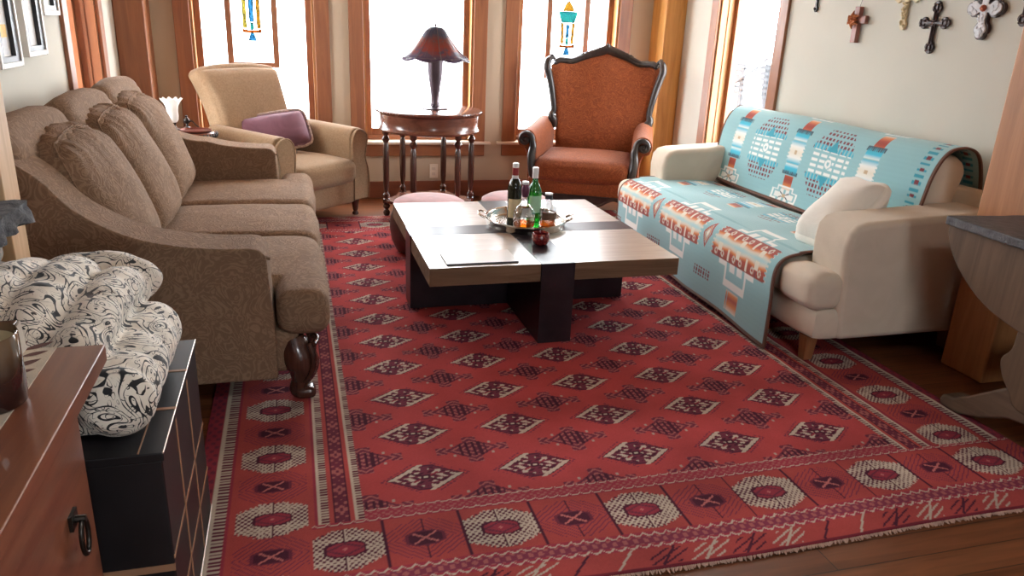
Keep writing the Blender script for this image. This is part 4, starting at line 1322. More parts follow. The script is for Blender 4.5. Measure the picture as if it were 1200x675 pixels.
ZT2 = .3956
def put(name, label, cat, x, y, **k): return thing(name, label, cat, (x, y, ZT2), 0, **k)
silver = plain('tarnished_silver', (.55, .52, .48), .18, .15, metal=1.0)
def tray():
    cx, cy = 1.165, 3.78
    t = put('tray', 'oval silver tray with raised handles carrying the bottles', 'tray', cx, cy)
    a, b = .215, .245
    def f(u, v):
        g = 2 * pi * u
        prof = [(0, .002), (.5, .002), (.86, .003), (.90, .006), (.93, .022), (.95, .036), (.985, .042), (1.0, .036), (.965, .018), (.95, .0005), (.5, .0)]
        i = v * (len(prof) - 1); k = min(int(i), len(prof) - 2); q = i - k
        r = prof[k][0] * (1 - q) + prof[k + 1][0] * q; z = prof[k][1] * (1 - q) + prof[k + 1][1] * q
        return (cx + a * r * cos(g), cy + b * r * sin(g), ZT2 + z + .0006)
    MB().grid(f, 72, 41, cu=True).build('dish', silver, t, sharp=60)
    for s in (-1, 1):
        d = Vector((-cos(radians(18)), sin(radians(18)), 0)) * s
        n = Vector((-d.y, d.x, 0)); c0 = Vector((cx, cy, ZT2)) + d * .212
        MB().tube(cm([c0 + n * .05 + Vector((0, 0, .036)), c0 + d * .03 + n * .045 + Vector((0, 0, .05)), c0 + d * .038 + Vector((0, 0, .056)), c0 + d * .03 - n * .045 + Vector((0, 0, .05)), c0 - n * .05 + Vector((0, 0, .036))], 6), .006, 8).build('handle', silver, t)
    return t
tray()
ZB = ZT2 + .0030
g_dark = NT('dark_bottle_glass'); g_dark.b.inputs['Base Color'].default_value = (.02, .022, .012, 1); P(g_dark, rough=.05, coat=.5)
def thin(name, c, gl=.12, mixd=0.0):
    return pane_mat(name, c, gl, mixd)
g_green = thin('green_bottle_glass', (.07, .38, .10), .14, .10)
g_clear = thin('clear_bottle_glass', (.86, .88, .90), .30)
paperm = plain('bottle_label_paper', (.72, .60, .36), .6, .1, 40)
paperw = plain('white_bottle_label', (.80, .82, .80), .5, .05, 40)
whiskey = thin('amber_spirit', (.80, .33, .04), .05, .25)
redcap = plain('red_foil', (.28, .02, .025), .35, .15)
whitecap = plain('white_cap', (.80, .80, .80), .35, .02)
blackcap = plain('black_cap', (.03, .03, .035), .35, .1)
purplefoil = plain('purple_foil', (.12, .03, .07), .35, .2, metal=.3)

def wine():
    x, y = 1.105, 3.80
    t = thing('wine_bottle', 'dark wine bottle with red and white capped neck on the tray', 'bottle', (x, y, ZB))
    MB().lathe([(0, 0), (.034, 0), (.0375, .004), (.0375, .185), (.036, .200), (.029, .222), (.018, .240), (.0145, .255), (.0145, .30), (0, .30)], (x, y, ZB), 28).build('glass', g_dark.m, t)
    MB().lathe([(.0150, .250), (.0158, .252), (.0156, .285), (.0160, .301), (0, .3015)], (x, y, ZB), 20).build('foil', redcap, t)
    MB().lathe([(.0165, .238), (.018, .240), (.0165, .256), (.0155, .257)], (x, y, ZB), 20).build('neck_band', whitecap, t)
    MB().lathe([(.0165, .296), (.0168, .297), (.0168, .318), (.0155, .320), (0, .320)], (x, y, ZB), 20).build('cap', whitecap, t)
    mb = MB(); mb.grid(lambda u, v: (x + .0380 * cos(-2.8 + 2.4 * u), y + .0380 * sin(-2.8 + 2.4 * u), ZB + .035 + .10 * v), 16, 2); mb.build('bottle_label', paperm, t)
wine()
def green():
    x, y = 1.215, 3.80
    t = thing('green_bottle', 'clear green glass bottle with white cap on the tray', 'bottle', (x, y, ZB))
    MB().lathe([(.034, .002), (.0385, .006), (.0385, .165), (.036, .182), (.025, .205), (.0165, .222), (.0145, .245), (.0145, .262), (.0, .262)], (x, y, ZB), 28).build('glass', g_green, t)
    MB().lathe([(.0150, .240), (.0160, .242), (.0168, .292), (.0155, .296), (0, .296)], (x, y, ZB), 20).build('cap', whitecap, t)
    mb = MB(); mb.grid(lambda u, v: (x + .0390 * cos(-2.6 + 2.0 * u), y + .0390 * sin(-2.6 + 2.0 * u), ZB + .06 + .09 * v), 16, 2); mb.build('bottle_label', plain('pale_green_label', (.45, .75, .50), .5, .1), t)
green()
def decanter():
    x, y = 1.125, 3.675
    t = thing('decanter', 'squat clear glass decanter bottle with purple foil neck and amber drink', 'bottle', (x, y, ZB))
    def dim(prof, k=.06):
        def f(u, v):
            i = v * (len(prof) - 1); j = min(int(i), len(prof) - 2); q = i - j
            r = prof[j][0] * (1 - q) + prof[j + 1][0] * q; z = prof[j][1] * (1 - q) + prof[j + 1][1] * q
            r *= 1 + k * cos(6 * 2 * pi * u) * (r > .03) * sin(z * 60)
            return (x + r * cos(2 * pi * u), y + r * sin(2 * pi * u), ZB + z)
        return f
    MB().grid(dim([(.0, .002), (.045, .002), (.052, .01), (.058, .05), (.054, .09), (.040, .115), (.022, .135), (.0155, .16), (.0145, .20), (.0145, .222)]), 48, 28, cu=True).build('glass', g_clear, t)
    MB().lathe([(0, .006), (.044, .007), (.050, .014), (.053, .036), (0, .036)], (x, y, ZB), 28).build('liquid', whiskey, t)
    MB().lathe([(.0155, .168), (.020, .185), (.0225, .20), (.021, .215), (.0165, .222), (.0165, .236), (0, .237)], (x, y, ZB), 20).build('foil', purplefoil, t)
    MB().lathe([(.0170, .234), (.0175, .235), (.0175, .246), (.016, .248), (0, .248)], (x, y, ZB), 20).build('cap', whitecap, t)
    mb = MB(); mb.grid(lambda u, v: (x + .030 * cos(-2.2 + 1.3 * u) * (1 + .75 * (1 - v)), y + .030 * sin(-2.2 + 1.3 * u) * (1 + .75 * (1 - v)) - .003, ZB + .075 + .04 * v), 12, 2); mb.build('bottle_label', paperw, t)
decanter()
def flask():
    x, y = 1.262, 3.70
    t = thing('liquor_bottle', 'short clear bottle with black cap and brown label, right-hand on the tray', 'bottle', (x, y, ZB))
    MB().lathe([(.040, .002), (.044, .006), (.0455, .085), (.042, .105), (.028, .122), (.0185, .135), (.0175, .17), (0, .17)], (x, y, ZB), 28).build('glass', g_clear, t)
    MB().lathe([(0, .006), (.040, .007), (.042, .03), (0, .03)], (x, y, ZB), 28).build('liquid', whiskey, t)
    MB().lathe([(.0185, .150), (.0190, .151), (.0200, .172), (.0, .174)], (x, y, ZB), 20).build('cap', blackcap, t)
    MB().lathe([(.0202, .172), (.0202, .180), (.0, .181)], (x, y, ZB), 20).build('cap_top', whitecap, t)
    mb = MB(); mb.grid(lambda u, v: (x + .0458 * cos(-2.6 + 2.2 * u), y + .0458 * sin(-2.6 + 2.2 * u), ZB + .045 + .038 * v), 16, 2); mb.build('bottle_label', plain('brown_bottle_label', (.12, .06, .03), .5, .3, 60), t)
flask()
def cup():
    x, y = 1.125, 3.385
    t = put('candle_cup', 'small round red glass bowl on the coffee table in front of the tray', 'bowl', x, y)
    rg = NT('ruby_glass'); n_ = rg.n('ShaderNodeTexVoronoi', i_Scale=90.0); rg.l(rg.coord(), n_.inputs['Vector']); rg.l(rg.ramp(n_.outputs[0], [(.0, (.35, .05, .04)), (.6, (.16, .012, .014))]), rg.b.inputs['Base Color']); P(rg, rough=.12, coat=.6); rg.bump(n_.outputs[0], .5, .004)
    MB().lathe([(0, .0), (.024, .0), (.034, .006), (.043, .022), (.045, .038), (.041, .056), (.038, .060), (.036, .056), (.039, .036), (.034, .016), (0, .012)], (x, y, ZT2), 36).build('bowl', rg.m, t, sharp=60)
    MB().lathe([(0, .012), (.0345, .017), (.037, .030), (0, .030)], (x, y, ZT2), 24).build('wax', plain('dark_wax', (.10, .01, .012), .4, .1), t)
cup()
t = put('booklet', 'thin white booklet lying at the near left edge of the coffee table', 'booklet', .78, 3.22)
MB().box(.615, .935, 3.120, 3.30, ZT2, ZT2 + .005).build('pages', plain('booklet_paper', (.80, .79, .76), .35, .02), t)
MB().box(.613, .937, 3.117, 3.302, ZT2 + .005, ZT2 + .0064).build('cover', plain('booklet_cover', (.82, .80, .78), .3, .02), t)
MB().box(.613, .937, 3.112, 3.117, ZT2, ZT2 + .0066).build('spine', plain('booklet_spine', (.05, .045, .05), .4, .1), t)
# ------------------------------------------------------------------ black lacquered chest on the left
def chest():
    x0, x1, y0, y1, z1 = -.70, -.290, 1.475, 2.06, .555
    t = thing('chest', 'black lacquered chest with thin brass bands under the patterned quilt', 'chest', (-.50, 1.77, 0))
    MB().box(x0, x1, y0, y1, .02, z1 - .02).build('body', M['black'], t, bevel=.004)
    MB().box(x0 - .004, x1 + .004, y0 - .004, y1 + .004, z1 - .02, z1).build('lid', M['black'], t, bevel=.003)
    g = MB(); w = .0022; X = x1 + .0008
    for yy in (y0 + .19, y0 + .39):
        g.box(x1 - .001, X + .001, yy - .005, yy + .005, .03, z1 - .02)
    for zz in (.30, .155):
        g.box(x1 - .001, X + .001, y0, y1, zz - .004, zz + .004)
    for zz in (.275,):
        g.box(x0, x1, y0 - .003, y0 + .001, zz - .008, zz + .008)
    for yy in (y0 + .19, y0 + .39):
        g.box(x0, x1 + .004, yy - .005, yy + .005, z1 - .001, z1 + .0012)
    g.box(x1 - .045, x1 - .042, y0, y1, z1 - .001, z1 + .0012)
    g.build('brass_band', M['gilt'], t, smooth=False)
    em = plain('worn_metal_edge', (.5, .42, .36), .35, .1, metal=.8)
    MB().tube([(x1 + .003, y0 - .003, z1 - .001), (x1 + .003, y1 + .003, z1 - .001)], .0018, 6).build('edge_strip', em, t)
    MB().tube([(x1 + .003, y0 - .002, .03), (x1 + .003, y1, .03)], .002, 6).build('edge_strip', em, t)
    for xx in (x0 + .04, x1 - .04):
        for yy in (y0 + .04, y1 - .04):
            MB().box(xx - .025, xx + .025, yy - .025, yy + .025, .0116 if xx > -.345 else 0, .022).build('foot', M['black'], t)
chest()

def quilt():
    z0 = .557
    q = NT('scroll_print_cotton')
    co = q.coord()
    # curling black stems on ivory: contour lines of a swirled noise, broken into curls
    def strokes(scale, dist, mult, lo, brk):
        n1 = q.n('ShaderNodeTexNoise', i_Scale=scale, i_Detail=0.0, i_Distortion=dist); q.l(co, n1.inputs['Vector'])
        ml = q.n('ShaderNodeMath', operation='MULTIPLY'); ml.inputs[1].default_value = mult; q.l(n1.outputs[0], ml.inputs[0])
        sn = q.n('ShaderNodeMath', operation='SINE'); q.l(ml.outputs[0], sn.inputs[0]); ab = q.n('ShaderNodeMath', operation='ABSOLUTE'); q.l(sn.outputs[0], ab.inputs[0])
        n2 = q.n('ShaderNodeTexNoise', i_Scale=brk, i_Detail=1.0); q.l(co, n2.inputs['Vector'])
        sb = q.n('ShaderNodeMath', operation='MULTIPLY_ADD'); q.l(n2.outputs[0], sb.inputs[0]); sb.inputs[1].default_value = 1.5; q.l(ab.outputs[0], sb.inputs[2])
        hf = q.n('ShaderNodeMath', operation='MULTIPLY'); hf.inputs[1].default_value = .4; q.l(sb.outputs[0], hf.inputs[0])
        return q.ramp(hf.outputs[0], [(lo * .4, (.012, .012, .014)), ((lo + .07) * .4, (.82, .76, .66))])
    c1 = strokes(10.0, 1.5, 26.0, 1.06, 30.0)
    c2 = strokes(24.0, 2.0, 14.0, .86, 50.0)
    mx = q.n('ShaderNodeMix', data_type='RGBA', blend_type='DARKEN'); mx.inputs[0].default_value = 1; q.l(c1, mx.inputs[6]); q.l(c2, mx.inputs[7])
    q.l(mx.outputs[2], q.b.inputs['Base Color']); P(q, rough=.8, sheen=.2)
    n4 = q.n('ShaderNodeTexNoise', i_Scale=11.0, i_Detail=2.0, i_Distortion=.3); q.l(co, n4.inputs['Vector']); q.bump(n4.outputs[0], .6, .02)
    t = thing('quilt', 'ivory quilt with black scroll print, folded in thick rolls on the black chest', 'quilt', (-.5, 1.8, z0))
    mb = MB()
    def puffy(path, r, flat=1.0, lumps=7, seed=0, amp=.07):
        P_ = cm(path, 12); n = len(P_)
        R = [r[0] + (r[1] - r[0]) * i / (n - 1) for i in range(n)]
        # end rounding and quilting pinches
        R = [a * (1 - .45 * max(0, 1 - i / 5) ** 2 - .45 * max(0, 1 - (n - 1 - i) / 5) ** 2) * (1 - amp * abs(cos(pi * lumps * i / (n - 1))) ** 6) for i, a in enumerate(R)]
        mb.tube(P_, R, 22, flat)
    # lower rolled fold along the front edge of the chest
    puffy([(-.375, 1.50, .632), (-.375, 1.62, .635), (-.372, 1.80, .636), (-.368, 2.02, .632)], (.078, .072), 1.0, 5)
    puffy([(-.52, 1.52, .625), (-.52, 1.75, .63), (-.50, 2.03, .63)], (.075, .078), 1.0, 3)
    puffy([(-.62, 1.52, .625), (-.62, 1.80, .625), (-.61, 2.03, .625)], (.072, .072), 1.0, 3)
    # upper folds: thick rolls arching from the near left to the far right
    puffy([(-.465, 1.50, .69), (-.452, 1.60, .72), (-.445, 1.78, .738), (-.440, 1.96, .735), (-.43, 2.10, .69)], (.050, .060), 1.0, 6)
    puffy([(-.56, 1.50, .70), (-.555, 1.64, .745), (-.55, 1.80, .770), (-.54, 1.98, .760), (-.52, 2.10, .70)], (.054, .062), 1.0, 6)
    puffy([(-.64, 1.50, .72), (-.638, 1.66, .77), (-.636, 1.83, .785), (-.63, 2.00, .755), (-.62, 2.10, .70)], (.054, .060), 1.0, 6)
    puffy([(-.62, 2.07, .715), (-.52, 2.09, .735), (-.43, 2.09, .725), (-.385, 2.06, .69)], (.070, .055), 1.0, 3)
    mb.box(-.66, -.40, 1.54, 2.05, .565, .70)
    o = mb.build('cover', q.m, t, remesh=.008)
    t.location.z += .006
quilt()

# ------------------------------------------------------------------ reddish cabinet in the near left corner
def cabinet():
    t = thing('cabinet', 'reddish wooden cabinet with iron ring pull in the near left corner', 'cabinet', (-.62, .9, 0))
    xr, yb = -.362, 1.470; zt = .80
    MB().box(-1.02, xr, .25, yb, zt - .034, zt).build('cabinet_top', M['reddish'], t, bevel=.003)
    MB().box(-1.0, xr - .016, .27, yb - .17, .04, zt - .034).build('body', M['reddish'], t, bevel=.003)
    MB().box(-.98, xr - .03, .29, yb - .19, 0, .04).build('plinth', M['reddish'], t)
    # end panel and drawer front with their gaps
    gap = plain('shadow_gap', (.02, .01, .008), .8, .1)
    df = MB().box(xr - .016, xr - .010, .30, 1.255, .385, zt - .045).build('drawer', M['reddish'], t, bevel=.0015)
    d2 = MB().box(xr - .016, xr - .010, .30, .78, .06, .375).build('door', M['reddish'], t, bevel=.0015)
    d3 = MB().box(xr - .016, xr - .010, .79, 1.255, .06, .375).build('door', M['reddish'], t, bevel=.0015)
    # ring pull
    cx, cy, cz = xr - .010, 1.165, .610
    mb = MB().box(cx, cx + .006, cy - .016, cy + .016, cz + .004, cz + .030)
    mb.tube([(cx, cy, cz + .017), (cx + .022, cy, cz + .017)], .006, 10)
    mb.tube([(cx + .016, cy + .0185 * cos(a), cz - .016 + .032 * sin(a)) for a in np.linspace(0, 2 * pi, 29)], .0042, 10)
    mb.build('ring_pull', M['pewter'], df)
    # runner with brown leaves
    rn = thing('table_runner', 'cream table runner with brown leaf print along the cabinet top', 'runner', (-.6, .9, zt))
    rm = plain('runner_linen', (.56, .47, .36), .85, .08, 20, .3, 300)
    base = MB().box(-.94, xr - .080, .28, yb - .004, zt, zt + .0022).build('cloth', rm, rn)
    lf = MB(); rnd = random.Random(2)
    def leaf(x, y, a, l, w):
        d = Vector((cos(a), sin(a), 0)); n = Vector((-d.y, d.x, 0)); c = Vector((x, y, zt + .0026))
        pts = [c + d * (l * (k / 8 - .5)) + n * (w * sin(pi * k / 8) * s) for s, rng in ((1, range(9)), (-1, range(7, 0, -1))) for k in rng]
        b = len(lf.v); lf.v += pts; lf.f.append(tuple(range(b, b + len(pts))))
    for k in range(15):
        y = 1.46 - k * .078
        leaf(-.500, y, radians(90), .10, .0035)
        for s in (-1, 1):
            leaf(-.500 + s * .026, y + .014, radians(90 - s * 48), .056, .0095)
            leaf(-.495 + s * .024, y - .022, radians(90 - s * 60), .046, .008)
    lf.build('leaf_print', plain('leaf_print_brown', (.13, .045, .03), .8, .2), rn, smooth=False)
    # candle jar
    c = thing('candle_jar', 'large smoky brown glass candle jar with cream wax on the cabinet top', 'candle', (-.470, 1.245, zt))
    sg = NT('smoky_glass'); P(sg, rough=.08, coat=.5); sp = sg.n('ShaderNodeSeparateXYZ'); tc_ = sg.n('ShaderNodeTexCoord'); sg.l(tc_.outputs['Object'], sp.inputs[0])
    sg.l(sg.ramp(sp.outputs[2], [(.0, (.02, .008, .008)), (.05, (.035, .014, .012)), (.105, (.15, .09, .05))]), sg.b.inputs['Base Color'])
    jx, jy = -.485, 1.245
    MB().lathe([(0, .0025), (.052, .0025), (.056, .006), (.0575, .03), (.058, .118), (.0565, .120), (.0545, .118), (.0545, .10), (0, .10)], (jx, jy, zt), 40).build('jar', sg.m, c, sharp=60)
    MB().lathe([(0, .1005), (.0544, .1005), (.0544, .106), (.045, .1045), (0, .104)], (jx, jy, zt), 32).build('wax', plain('cream_wax', (.48, .40, .24), .5, .04), c)
    MB().tube([(jx, jy, zt + .10), (jx + .001, jy, zt + .116)], .0015, 6).build('wick', M['black'], c)
    # dark wooden box with a knob, behind the candle
    b = thing('wooden_box', 'dark wooden box with a turned knob behind the candle jar', 'box', (-.56, 1.42, zt))
    bm_ = MB(); bx0, bx1, by0, by1 = -.66, -.500, 1.355, 1.462
    bm_.box(bx0, bx1, by0, by1, zt + .0026, zt + .052); bm_.build('body', M['darkwood'], b, bevel=.003)
    MB().box(bx0 - .003, bx1 + .003, by0 - .003, by1 + .003, zt + .052, zt + .060).build('lid', M['darkwood'], b, bevel=.002)
    MB().lathe([(0, .060), (.022, .060), (.02, .066), (.010, .071), (.014, .08), (.017, .088), (.010, .097), (0, .10)], (-.545, 1.42, zt), 18).build('knob', M['darkwood'], b)
    f = thing('card_strip', 'narrow pale strip of card leaning against the dark wooden box', 'card', (-.49, 1.40, zt))
    X = -.4985
    MB().add([(X, 1.28, zt + .0026), (X + .008, 1.28, zt + .0026), (X + .008, 1.466, zt + .0026), (X, 1.466, zt + .0026), (X + .001, 1.28, zt + .020), (X + .005, 1.28, zt + .020), (X + .005, 1.466, zt + .058), (X + .001, 1.466, zt + .058)], [(0, 1, 2, 3), (4, 7, 6, 5), (0, 4, 5, 1), (1, 5, 6, 2), (2, 6, 7, 3), (3, 7, 4, 0)]).build('card', plain('pale_card', (.62, .55, .45), .6, .05), f)
cabinet()

# ------------------------------------------------------------------ stone-topped table at the right
def stone_table():
    t = thing('stone_table', 'weathered wood table with dark stone top and curved bracket at the right edge', 'table', (2.8, 2.0, 0))
    M['slate'] = stone_mat('dark_slate', (.035, .03, .035), (.12, .105, .11), 10); 
    t2 = M['slate'].node_tree.nodes['Principled BSDF']; t2.inputs['Roughness'].default_value = .4
    # slab with chipped edge: outline (x,y)
    base = [(2.448, 2.345), (2.70, 2.318), (3.12, 2.318), (3.12, 1.25), (2.40, 1.25)]
    pts = []
    for a, b in zip(base, base[1:] + base[:1]):
        n = max(2, int((Vector(b) - Vector(a)).length / .02))
        for k in range(n):
            p = Vector(a).lerp(Vector(b), k / n); d = noise.noise_vector(Vector((p.x * 30, p.y * 30, 0))) * .005
            pts.append((p.x + d.x, p.y + d.y))
    MB().prism(pts, 'z', .728, .762).build('tabletop', M['slate'], t, bevel=.005)
    gw = wood('weathered_grey_wood', (.09, .050, .026), (.17, .10, .055), 'z', .7)
    gy = wood('weathered_grey_wood_along', (.08, .048, .028), (.17, .11, .07), 'y', .7)
    # curved bracket panel under the near-side edge (plane of constant x)
    arc = [(2.335, .728), (2.330, .685), (2.285, .61), (2.215, .545), (2.14, .495), (2.05, .458), (1.92, .430), (1.78, .42), (1.64, .43), (1.51, .458), (1.42, .495), (1.345, .545), (1.275, .61), (1.262, .685), (1.26, .728)]
    arc = [(p.x, p.y) for p in cm([(a, b, 0) for a, b in arc], 4)]
    MB().prism(arc, 'x', 2.462, 2.505).build('bracket', gw, t, bevel=.006)
    # pedestal with scroll, and the swept feet
    ped = [(1.95, .44), (1.955, .36), (1.985, .31), (1.965, .25), (1.92, .20), (1.87, .15), (1.69, .15), (1.64, .20), (1.595, .25), (1.575, .31), (1.605, .36), (1.61, .44)]
    ped = [(p.x, p.y) for p in cm([(a, b, 0) for a, b in ped], 4)]
    MB().prism(ped, 'x', 2.47, 2.62).build('pedestal', gw, t, bevel=.01)
    ft = [(2.195, .0116), (2.205, .035), (2.19, .060), (2.14, .066), (2.08, .105), (2.00, .165), (1.90, .24), (1.78, .27), (1.66, .24), (1.56, .165), (1.48, .105), (1.42, .066), (1.37, .06), (1.355, .035), (1.365, .0116), (1.45, .0116), (1.55, .045), (1.66, .10), (1.78, .12), (1.90, .10), (2.01, .045), (2.11, .0116)]
    MB().prism(ft, 'x', 2.475, 2.575).build('foot', gy, t, bevel=.012, seg=3)
    MB().prism([(a, b if b > .02 else 0.0) for a, b in ft], 'x', 2.95, 3.05).build('foot', gy, t, bevel=.012, seg=3)
    MB().prism(ped, 'x', 2.95, 3.10).build('pedestal', gw, t, bevel=.01)
    MB().box(2.62, 2.95, 1.70, 1.86, .20, .30).build('stretcher', gy, t, bevel=.006)
    MB().box(2.60, 3.10, 1.35, 2.25, .66, .728).build('apron', gw, t, bevel=.004)
stone_table()

# ------------------------------------------------------------------ picture frames on the left wall
def frames():
    fr = plain('silver_frame', (.72, .70, .66), .4, .05)
    blk = plain('black_liner', (.015, .015, .02), .4, .1)
    mat_ = plain('white_mat', (.82, .82, .80), .6, .01)
    src = None
    for (y0, y1, z0, z1, art, lab) in ((3.58, 3.86, 1.143, 1.57, 0, 'black and silver picture frame, nearest the camera of three on the left wall'),
                                      (3.95, 4.24, 1.173, 1.60, 1, 'black and silver picture frame in the middle of three on the left wall'),
                                      (4.28, 4.55, 1.348, 1.75, 2, 'black and silver picture frame, highest of three and closest to the window')):
        X = XL
        t = thing('framed_picture', lab, 'picture', (X, (y0 + y1) / 2, z0), 0, 'picture frames on the left wall')
        w = .022
        MB().box(X, X + .035, y0, y0 + w, z0, z1).box(X, X + .035, y1 - w, y1, z0, z1).box(X, X + .035, y0 + w, y1 - w, z0, z0 + w).box(X, X + .035, y0 + w, y1 - w, z1 - w, z1).build('frame', fr, t, bevel=.003)
        v = .045
        MB().box(X, X + .028, y0 + w, y0 + w + v, z0 + w, z1 - w).box(X, X + .028, y1 - w - v, y1 - w, z0 + w, z1 - w).box(X, X + .028, y0 + w + v, y1 - w - v, z1 - w - v * .5, z1 - w).box(X, X + .028, y0 + w + v, y1 - w - v, z0 + w, z0 + w + v * .5).build('liner', blk, t)
        mt = MB().box(X, X + .010, y0 + w + v, y1 - w - v, z0 + w + v * .5, z1 - w - v * .5).build('mat', mat_, t)
        if art == 0:
            MB().box(X + .010, X + .012, y0 + .09, y1 - .09, z0 + .12, z0 + .17).build('picture', plain('ochre_print', (.75, .48, .10), .6, .15, 30), mt)
            MB().box(X + .010, X + .012, y0 + .10, y1 - .11, z0 + .05, z0 + .115).build('picture', plain('pale_print', (.66, .68, .70), .6, .1, 30), mt)
        else:
            MB().box(X + .010, X + .012, y0 + .10, y1 - .10, z0 + .10, z1 - .10).build('picture', bpy.data.materials.get('grey_print') or plain('grey_print', (.74, .74, .72), .6, .1, 30), mt)
frames()

# ------------------------------------------------------------------ crosses on the right wall
XW = XR
def wcm(name, label, y, z, poly_fn):
    t = thing(name, label, 'cross', (XW, y, z), 0, 'crosses on the right wall')
    poly_fn(t, y, z); return t
def lobed(w, h, up, arm, stem, lob):
    """cross outline in (dy,dz), symmetrical, lobed tips; dz=0 at the crossing"""
    pts = []
    def tip(c, d, r):
        n = Vector((-d[1], d[0])); d = Vector(d); c = Vector(c); out = []
        out.append(c - d * r * 1.1 - n * stem)
        for a in np.linspace(-120, 120, 25):
            rr = r * (.86 + .30 * abs(cos(radians(1.5 * a))) ** .7)
            out.append(c + (d * cos(radians(a)) + n * sin(radians(a))) * rr)
        out.append(c - d * r * 1.1 + n * stem)
        return out
    s = stem
    pts += [Vector((s, s))] ; 
    pts = tip((arm, 0), (1, 0), lob) + [Vector((s, s))] + tip((0, up), (0, 1), lob) + [Vector((-s, s))] + tip((-arm, 0), (-1, 0), lob) + [Vector((-s, -s))] + tip((0, -h), (0, -1), lob) + [Vector((s, -s))]
    return [(p.x, p.y) for p in pts]
iron = plain('cast_iron_brown', (.055, .028, .026), .45, .3, 60)
def cr_dark(t, y, z):
    ol = lobed(0, .118, .075, .070, .010, .026)
    MB().prism([(y + a, z + b) for a, b in ol], 'x', XW - .016, XW - .002).build('body', iron, t, bevel=.004)
    g = MB()
    for c in ((.070, 0), (-.070, 0), (0, .075), (0, -.118), (0, 0)):
        g.tube([(XW - .018, y + c[0] + .014 * cos(a), z + c[1] + .014 * sin(a)) for a in np.linspace(0, 2 * pi, 17)], .004, 6)
        for a in (45, 135, 225, 315):
            g.lathe([(0, -.006), (.006, 0), (0, .006)], (XW - .018, y + c[0] + .02 * cos(radians(a)), z + c[1] + .02 * sin(radians(a))), 6)
    g.tube([(XW - .018, y, z - .10), (XW - .020, y, z + .06)], .005, 6).tube([(XW - .018, y - .06, z), (XW - .018, y + .06, z)], .005, 6)
    g.build('relief', iron, t)
wcm('wall_cross', 'dark brown cast iron cross with lobed tips, centre of the right wall', 3.340, 1.493, cr_dark)
wht = plain('whitewashed_metal', (.66, .66, .68), .5, .15, 50, .4, 120)
def cr_white(t, y, z):
    ol = lobed(0, .098, .075, .062, .022, .036)
    MB().prism([(y + a, z + b) for a, b in ol], 'x', XW - .022, XW - .002).build('backing', iron, t, bevel=.003)
    ol = lobed(0, .098, .075, .062, .018, .030)
    f = MB().prism([(y + a, z + b) for a, b in ol], 'x', XW - .030, XW - .022).build('face', wht, t, bevel=.004)
    g = MB(); rnd = random.Random(3)
    for _ in range(70):
        c = rnd.choice(((.062, 0), (-.062, 0), (0, .075), (0, -.098), (0, -.05)))
        a = rnd.uniform(0, 6.28); r = rnd.uniform(0, .026)
        g.rbox((XW - .031, y + c[0] + r * cos(a), z + c[1] + r * sin(a)), (.003, .005, .005), .003, 2)
    g.build('relief', wht, f)
    MB().lathe([(0, -.016), (.010, -.012), (.016, 0), (.010, .012), (0, .016)], (XW - .034, y, z), 14).build('stone', plain('coral_stone', (.48, .14, .08), .4, .2), t)
wcm('wall_cross', 'whitewashed ornate cross with coral stone at its centre, near the orange post', 3.040, 1.560, cr_white)
def cr_brown(t, y, z):
    wd = wood('cross_redwood', (.20, .065, .045), (.34, .13, .09), 'z', .45)
    MB().box(XW - .030, XW - .002, y - .020, y + .020, z - .125, z + .070).build('upright', wd, t, bevel=.003)
    MB().box(XW - .028, XW - .004, y - .075, y + .075, z - .022, z + .022).build('crossbar', wd, t, bevel=.003)
    g = MB(); cu = plain('copper_flower', (.42, .14, .05), .4, .25, metal=.4)
    for k in range(12):
        a = 2 * pi * k / 12; l = .05 if k % 2 else .036
        g.tube([(XW - .038, y + .012 + .006 * cos(a), z - .002 + .006 * sin(a)), (XW - .046, y + .012 + l * .6 * cos(a), z - .002 + l * .6 * sin(a)), (XW - .038, y + .012 + l * cos(a), z - .002 + l * sin(a))], [.005, .009, .002], 7)
    g.lathe([(0, -.012), (.012, 0), (0, .012)], (XW - .044, y + .012, z - .002), 10)
    g.tube([(XW - .034, y + .012, z), (XW - .044, y + .012, z)], .014, 10)
    g.build('flower', cu, t)
    MB().tube([(XW - .016, y, z + .07), (XW - .004, y - .012, z + .15)], .0012, 5).build('hanging_wire', M['pewter'], t)
    MB().lathe([(0, 0), (.006, .002), (0, .006)], (XW - .004, y - .012, z + .15), 8).build('nail', M['pewter'], t)
wcm('wall_cross', 'reddish wood cross with a copper flower hung by a wire', 3.905, 1.505, cr_brown)
def cr_cream(t, y, z):
    cm_ = plain('cream_carving', (.66, .55, .34), .6, .1, 40)
    ol = lobed(0, .135, .08, .065, .013, .022)
    MB().prism([(y + a, z + b) for a, b in ol], 'x', XW - .014, XW - .002).build('body', cm_, t, bevel=.003)
    g = MB(); rnd = random.Random(8)
    for k in range(46):
        u = rnd.random(); c = (rnd.uniform(-.012, .012), -.15 + .22 * u) if k % 3 else (rnd.uniform(-.08, .08), rnd.uniform(-.012, .012))
        g.tube([(XW - .014, y + c[0], z + c[1]), (XW - .021, y + c[0] + rnd.uniform(-.01, .01), z + c[1] + .012), (XW - .014, y + c[0] + rnd.uniform(-.014, .014), z + c[1] + .018)], [.003, .006, .003], 6)
    g.build('relief', cm_, t)
wcm('wall_cross', 'narrow cream carved cross hanging above the dark iron cross', 3.555, 1.615, cr_cream)
def cr_black(t, y, z):
    ol = lobed(0, .140, .08, .065, .007, .016)
    MB().prism([(y + a, z + b) for a, b in ol], 'x', XW - .014, XW - .002).build('body', M['carved'], t, bevel=.003)
    g = MB()
    for c in ((.065, 0), (-.065, 0), (0, .08), (0, -.14), (0, 0)):
        g.lathe([(0, -.009), (.009, 0), (0, .009)], (XW - .016, y + c[0], z + c[1]), 8)
    g.build('relief', M['carved'], t)
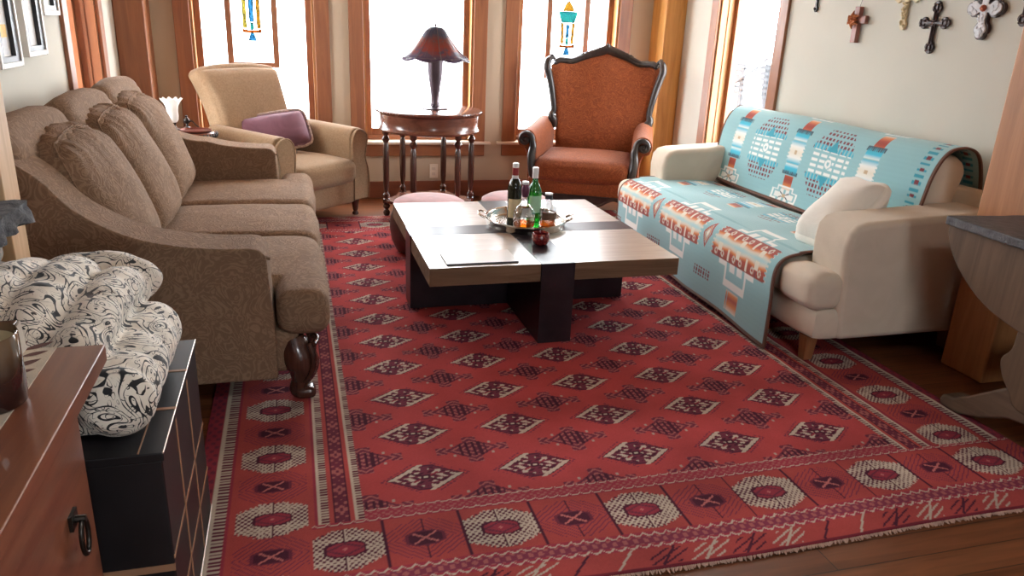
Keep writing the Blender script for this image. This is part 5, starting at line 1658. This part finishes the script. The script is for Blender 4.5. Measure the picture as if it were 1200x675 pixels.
wcm('wall_cross', 'slim black cross, closest to the right window', 4.31, 1.705, cr_black)
wcm('wall_cross', 'small black cross partly hidden beside the orange post', 2.835, 1.63, lambda t, y, z: cr_dark(t, y, z))
# ------------------------------------------------------------------ daylight and camera
w = bpy.data.worlds.new('sky'); bpy.context.scene.world = w; w.use_nodes = True
nt = w.node_tree; bg = nt.nodes['Background']; bg.inputs[0].default_value = (.93, .97, 1.0, 1); bg.inputs[1].default_value = 24.0

def portal(name, loc, rot, sx, sy):
    l = bpy.data.lights.new(name, 'AREA'); l.shape = 'RECTANGLE'; l.size = sx; l.size_y = sy; l.cycles.is_portal = True
    o = bpy.data.objects.new(name, l); COL.objects.link(o); o.location = loc; o.rotation_euler = rot
zc, zh = (ZS + ZT) / 2, ZT - ZS
for c in WC: portal('window_portal', (c, YB + .21, zc), (radians(-90), 0, 0), 2 * HO, zh)
portal('window_portal', (XR + .21, sum(RW) / 2, zc), (0, radians(90), 0), zh, RW[1] - RW[0])
portal('window_portal', (XL - .21, sum(LW) / 2, zc), (0, radians(-90), 0), zh, LW[1] - LW[0])
portal('window_portal', (1.05, YF - .21, 1.65), (radians(90), 0, 0), .9, .9)
portal('fill_opening_portal', (.75, -.3, ZC + .13), (0, 0, 0), .7, .7)  # guides sky light through the added ceiling opening

sc = bpy.context.scene
cd = bpy.data.cameras.new('camera'); co = bpy.data.objects.new('camera', cd); COL.objects.link(co); sc.camera = co
F, PI_, RO, YA = 892.054788790774, 19.10167393046727, 2.5013559, 16.322062389666687
cd.sensor_fit = 'HORIZONTAL'; cd.sensor_width = 36.0; cd.lens = F / 1200 * 36.0
cd.clip_start = .02; cd.clip_end = 200
p_, r_, y_ = radians(PI_), radians(RO), radians(YA)
d = Vector((sin(y_) * cos(p_), cos(y_) * cos(p_), -sin(p_)))
rt = Vector((cos(y_), -sin(y_), 0)); up = rt.cross(d)
r2 = rt * cos(r_) + up * sin(r_); u2 = -rt * sin(r_) + up * cos(r_)
mw = Matrix((( r2.x, u2.x, -d.x, 0), (r2.y, u2.y, -d.y, 0), (r2.z, u2.z, -d.z, 1.4), (0, 0, 0, 1)))
co.matrix_world = mw

sc.view_settings.view_transform = 'Standard'; sc.view_settings.look = 'None'
sc.view_settings.gamma = 1.0; sc.view_settings.use_curve_mapping = False
sc.view_settings.exposure = 0.0
sc.cycles.use_denoising = True
sc.cycles.max_bounces = 10; sc.cycles.diffuse_bounces = 6; sc.cycles.transparent_max_bounces = 16
sc.cycles.sample_clamp_indirect = 8
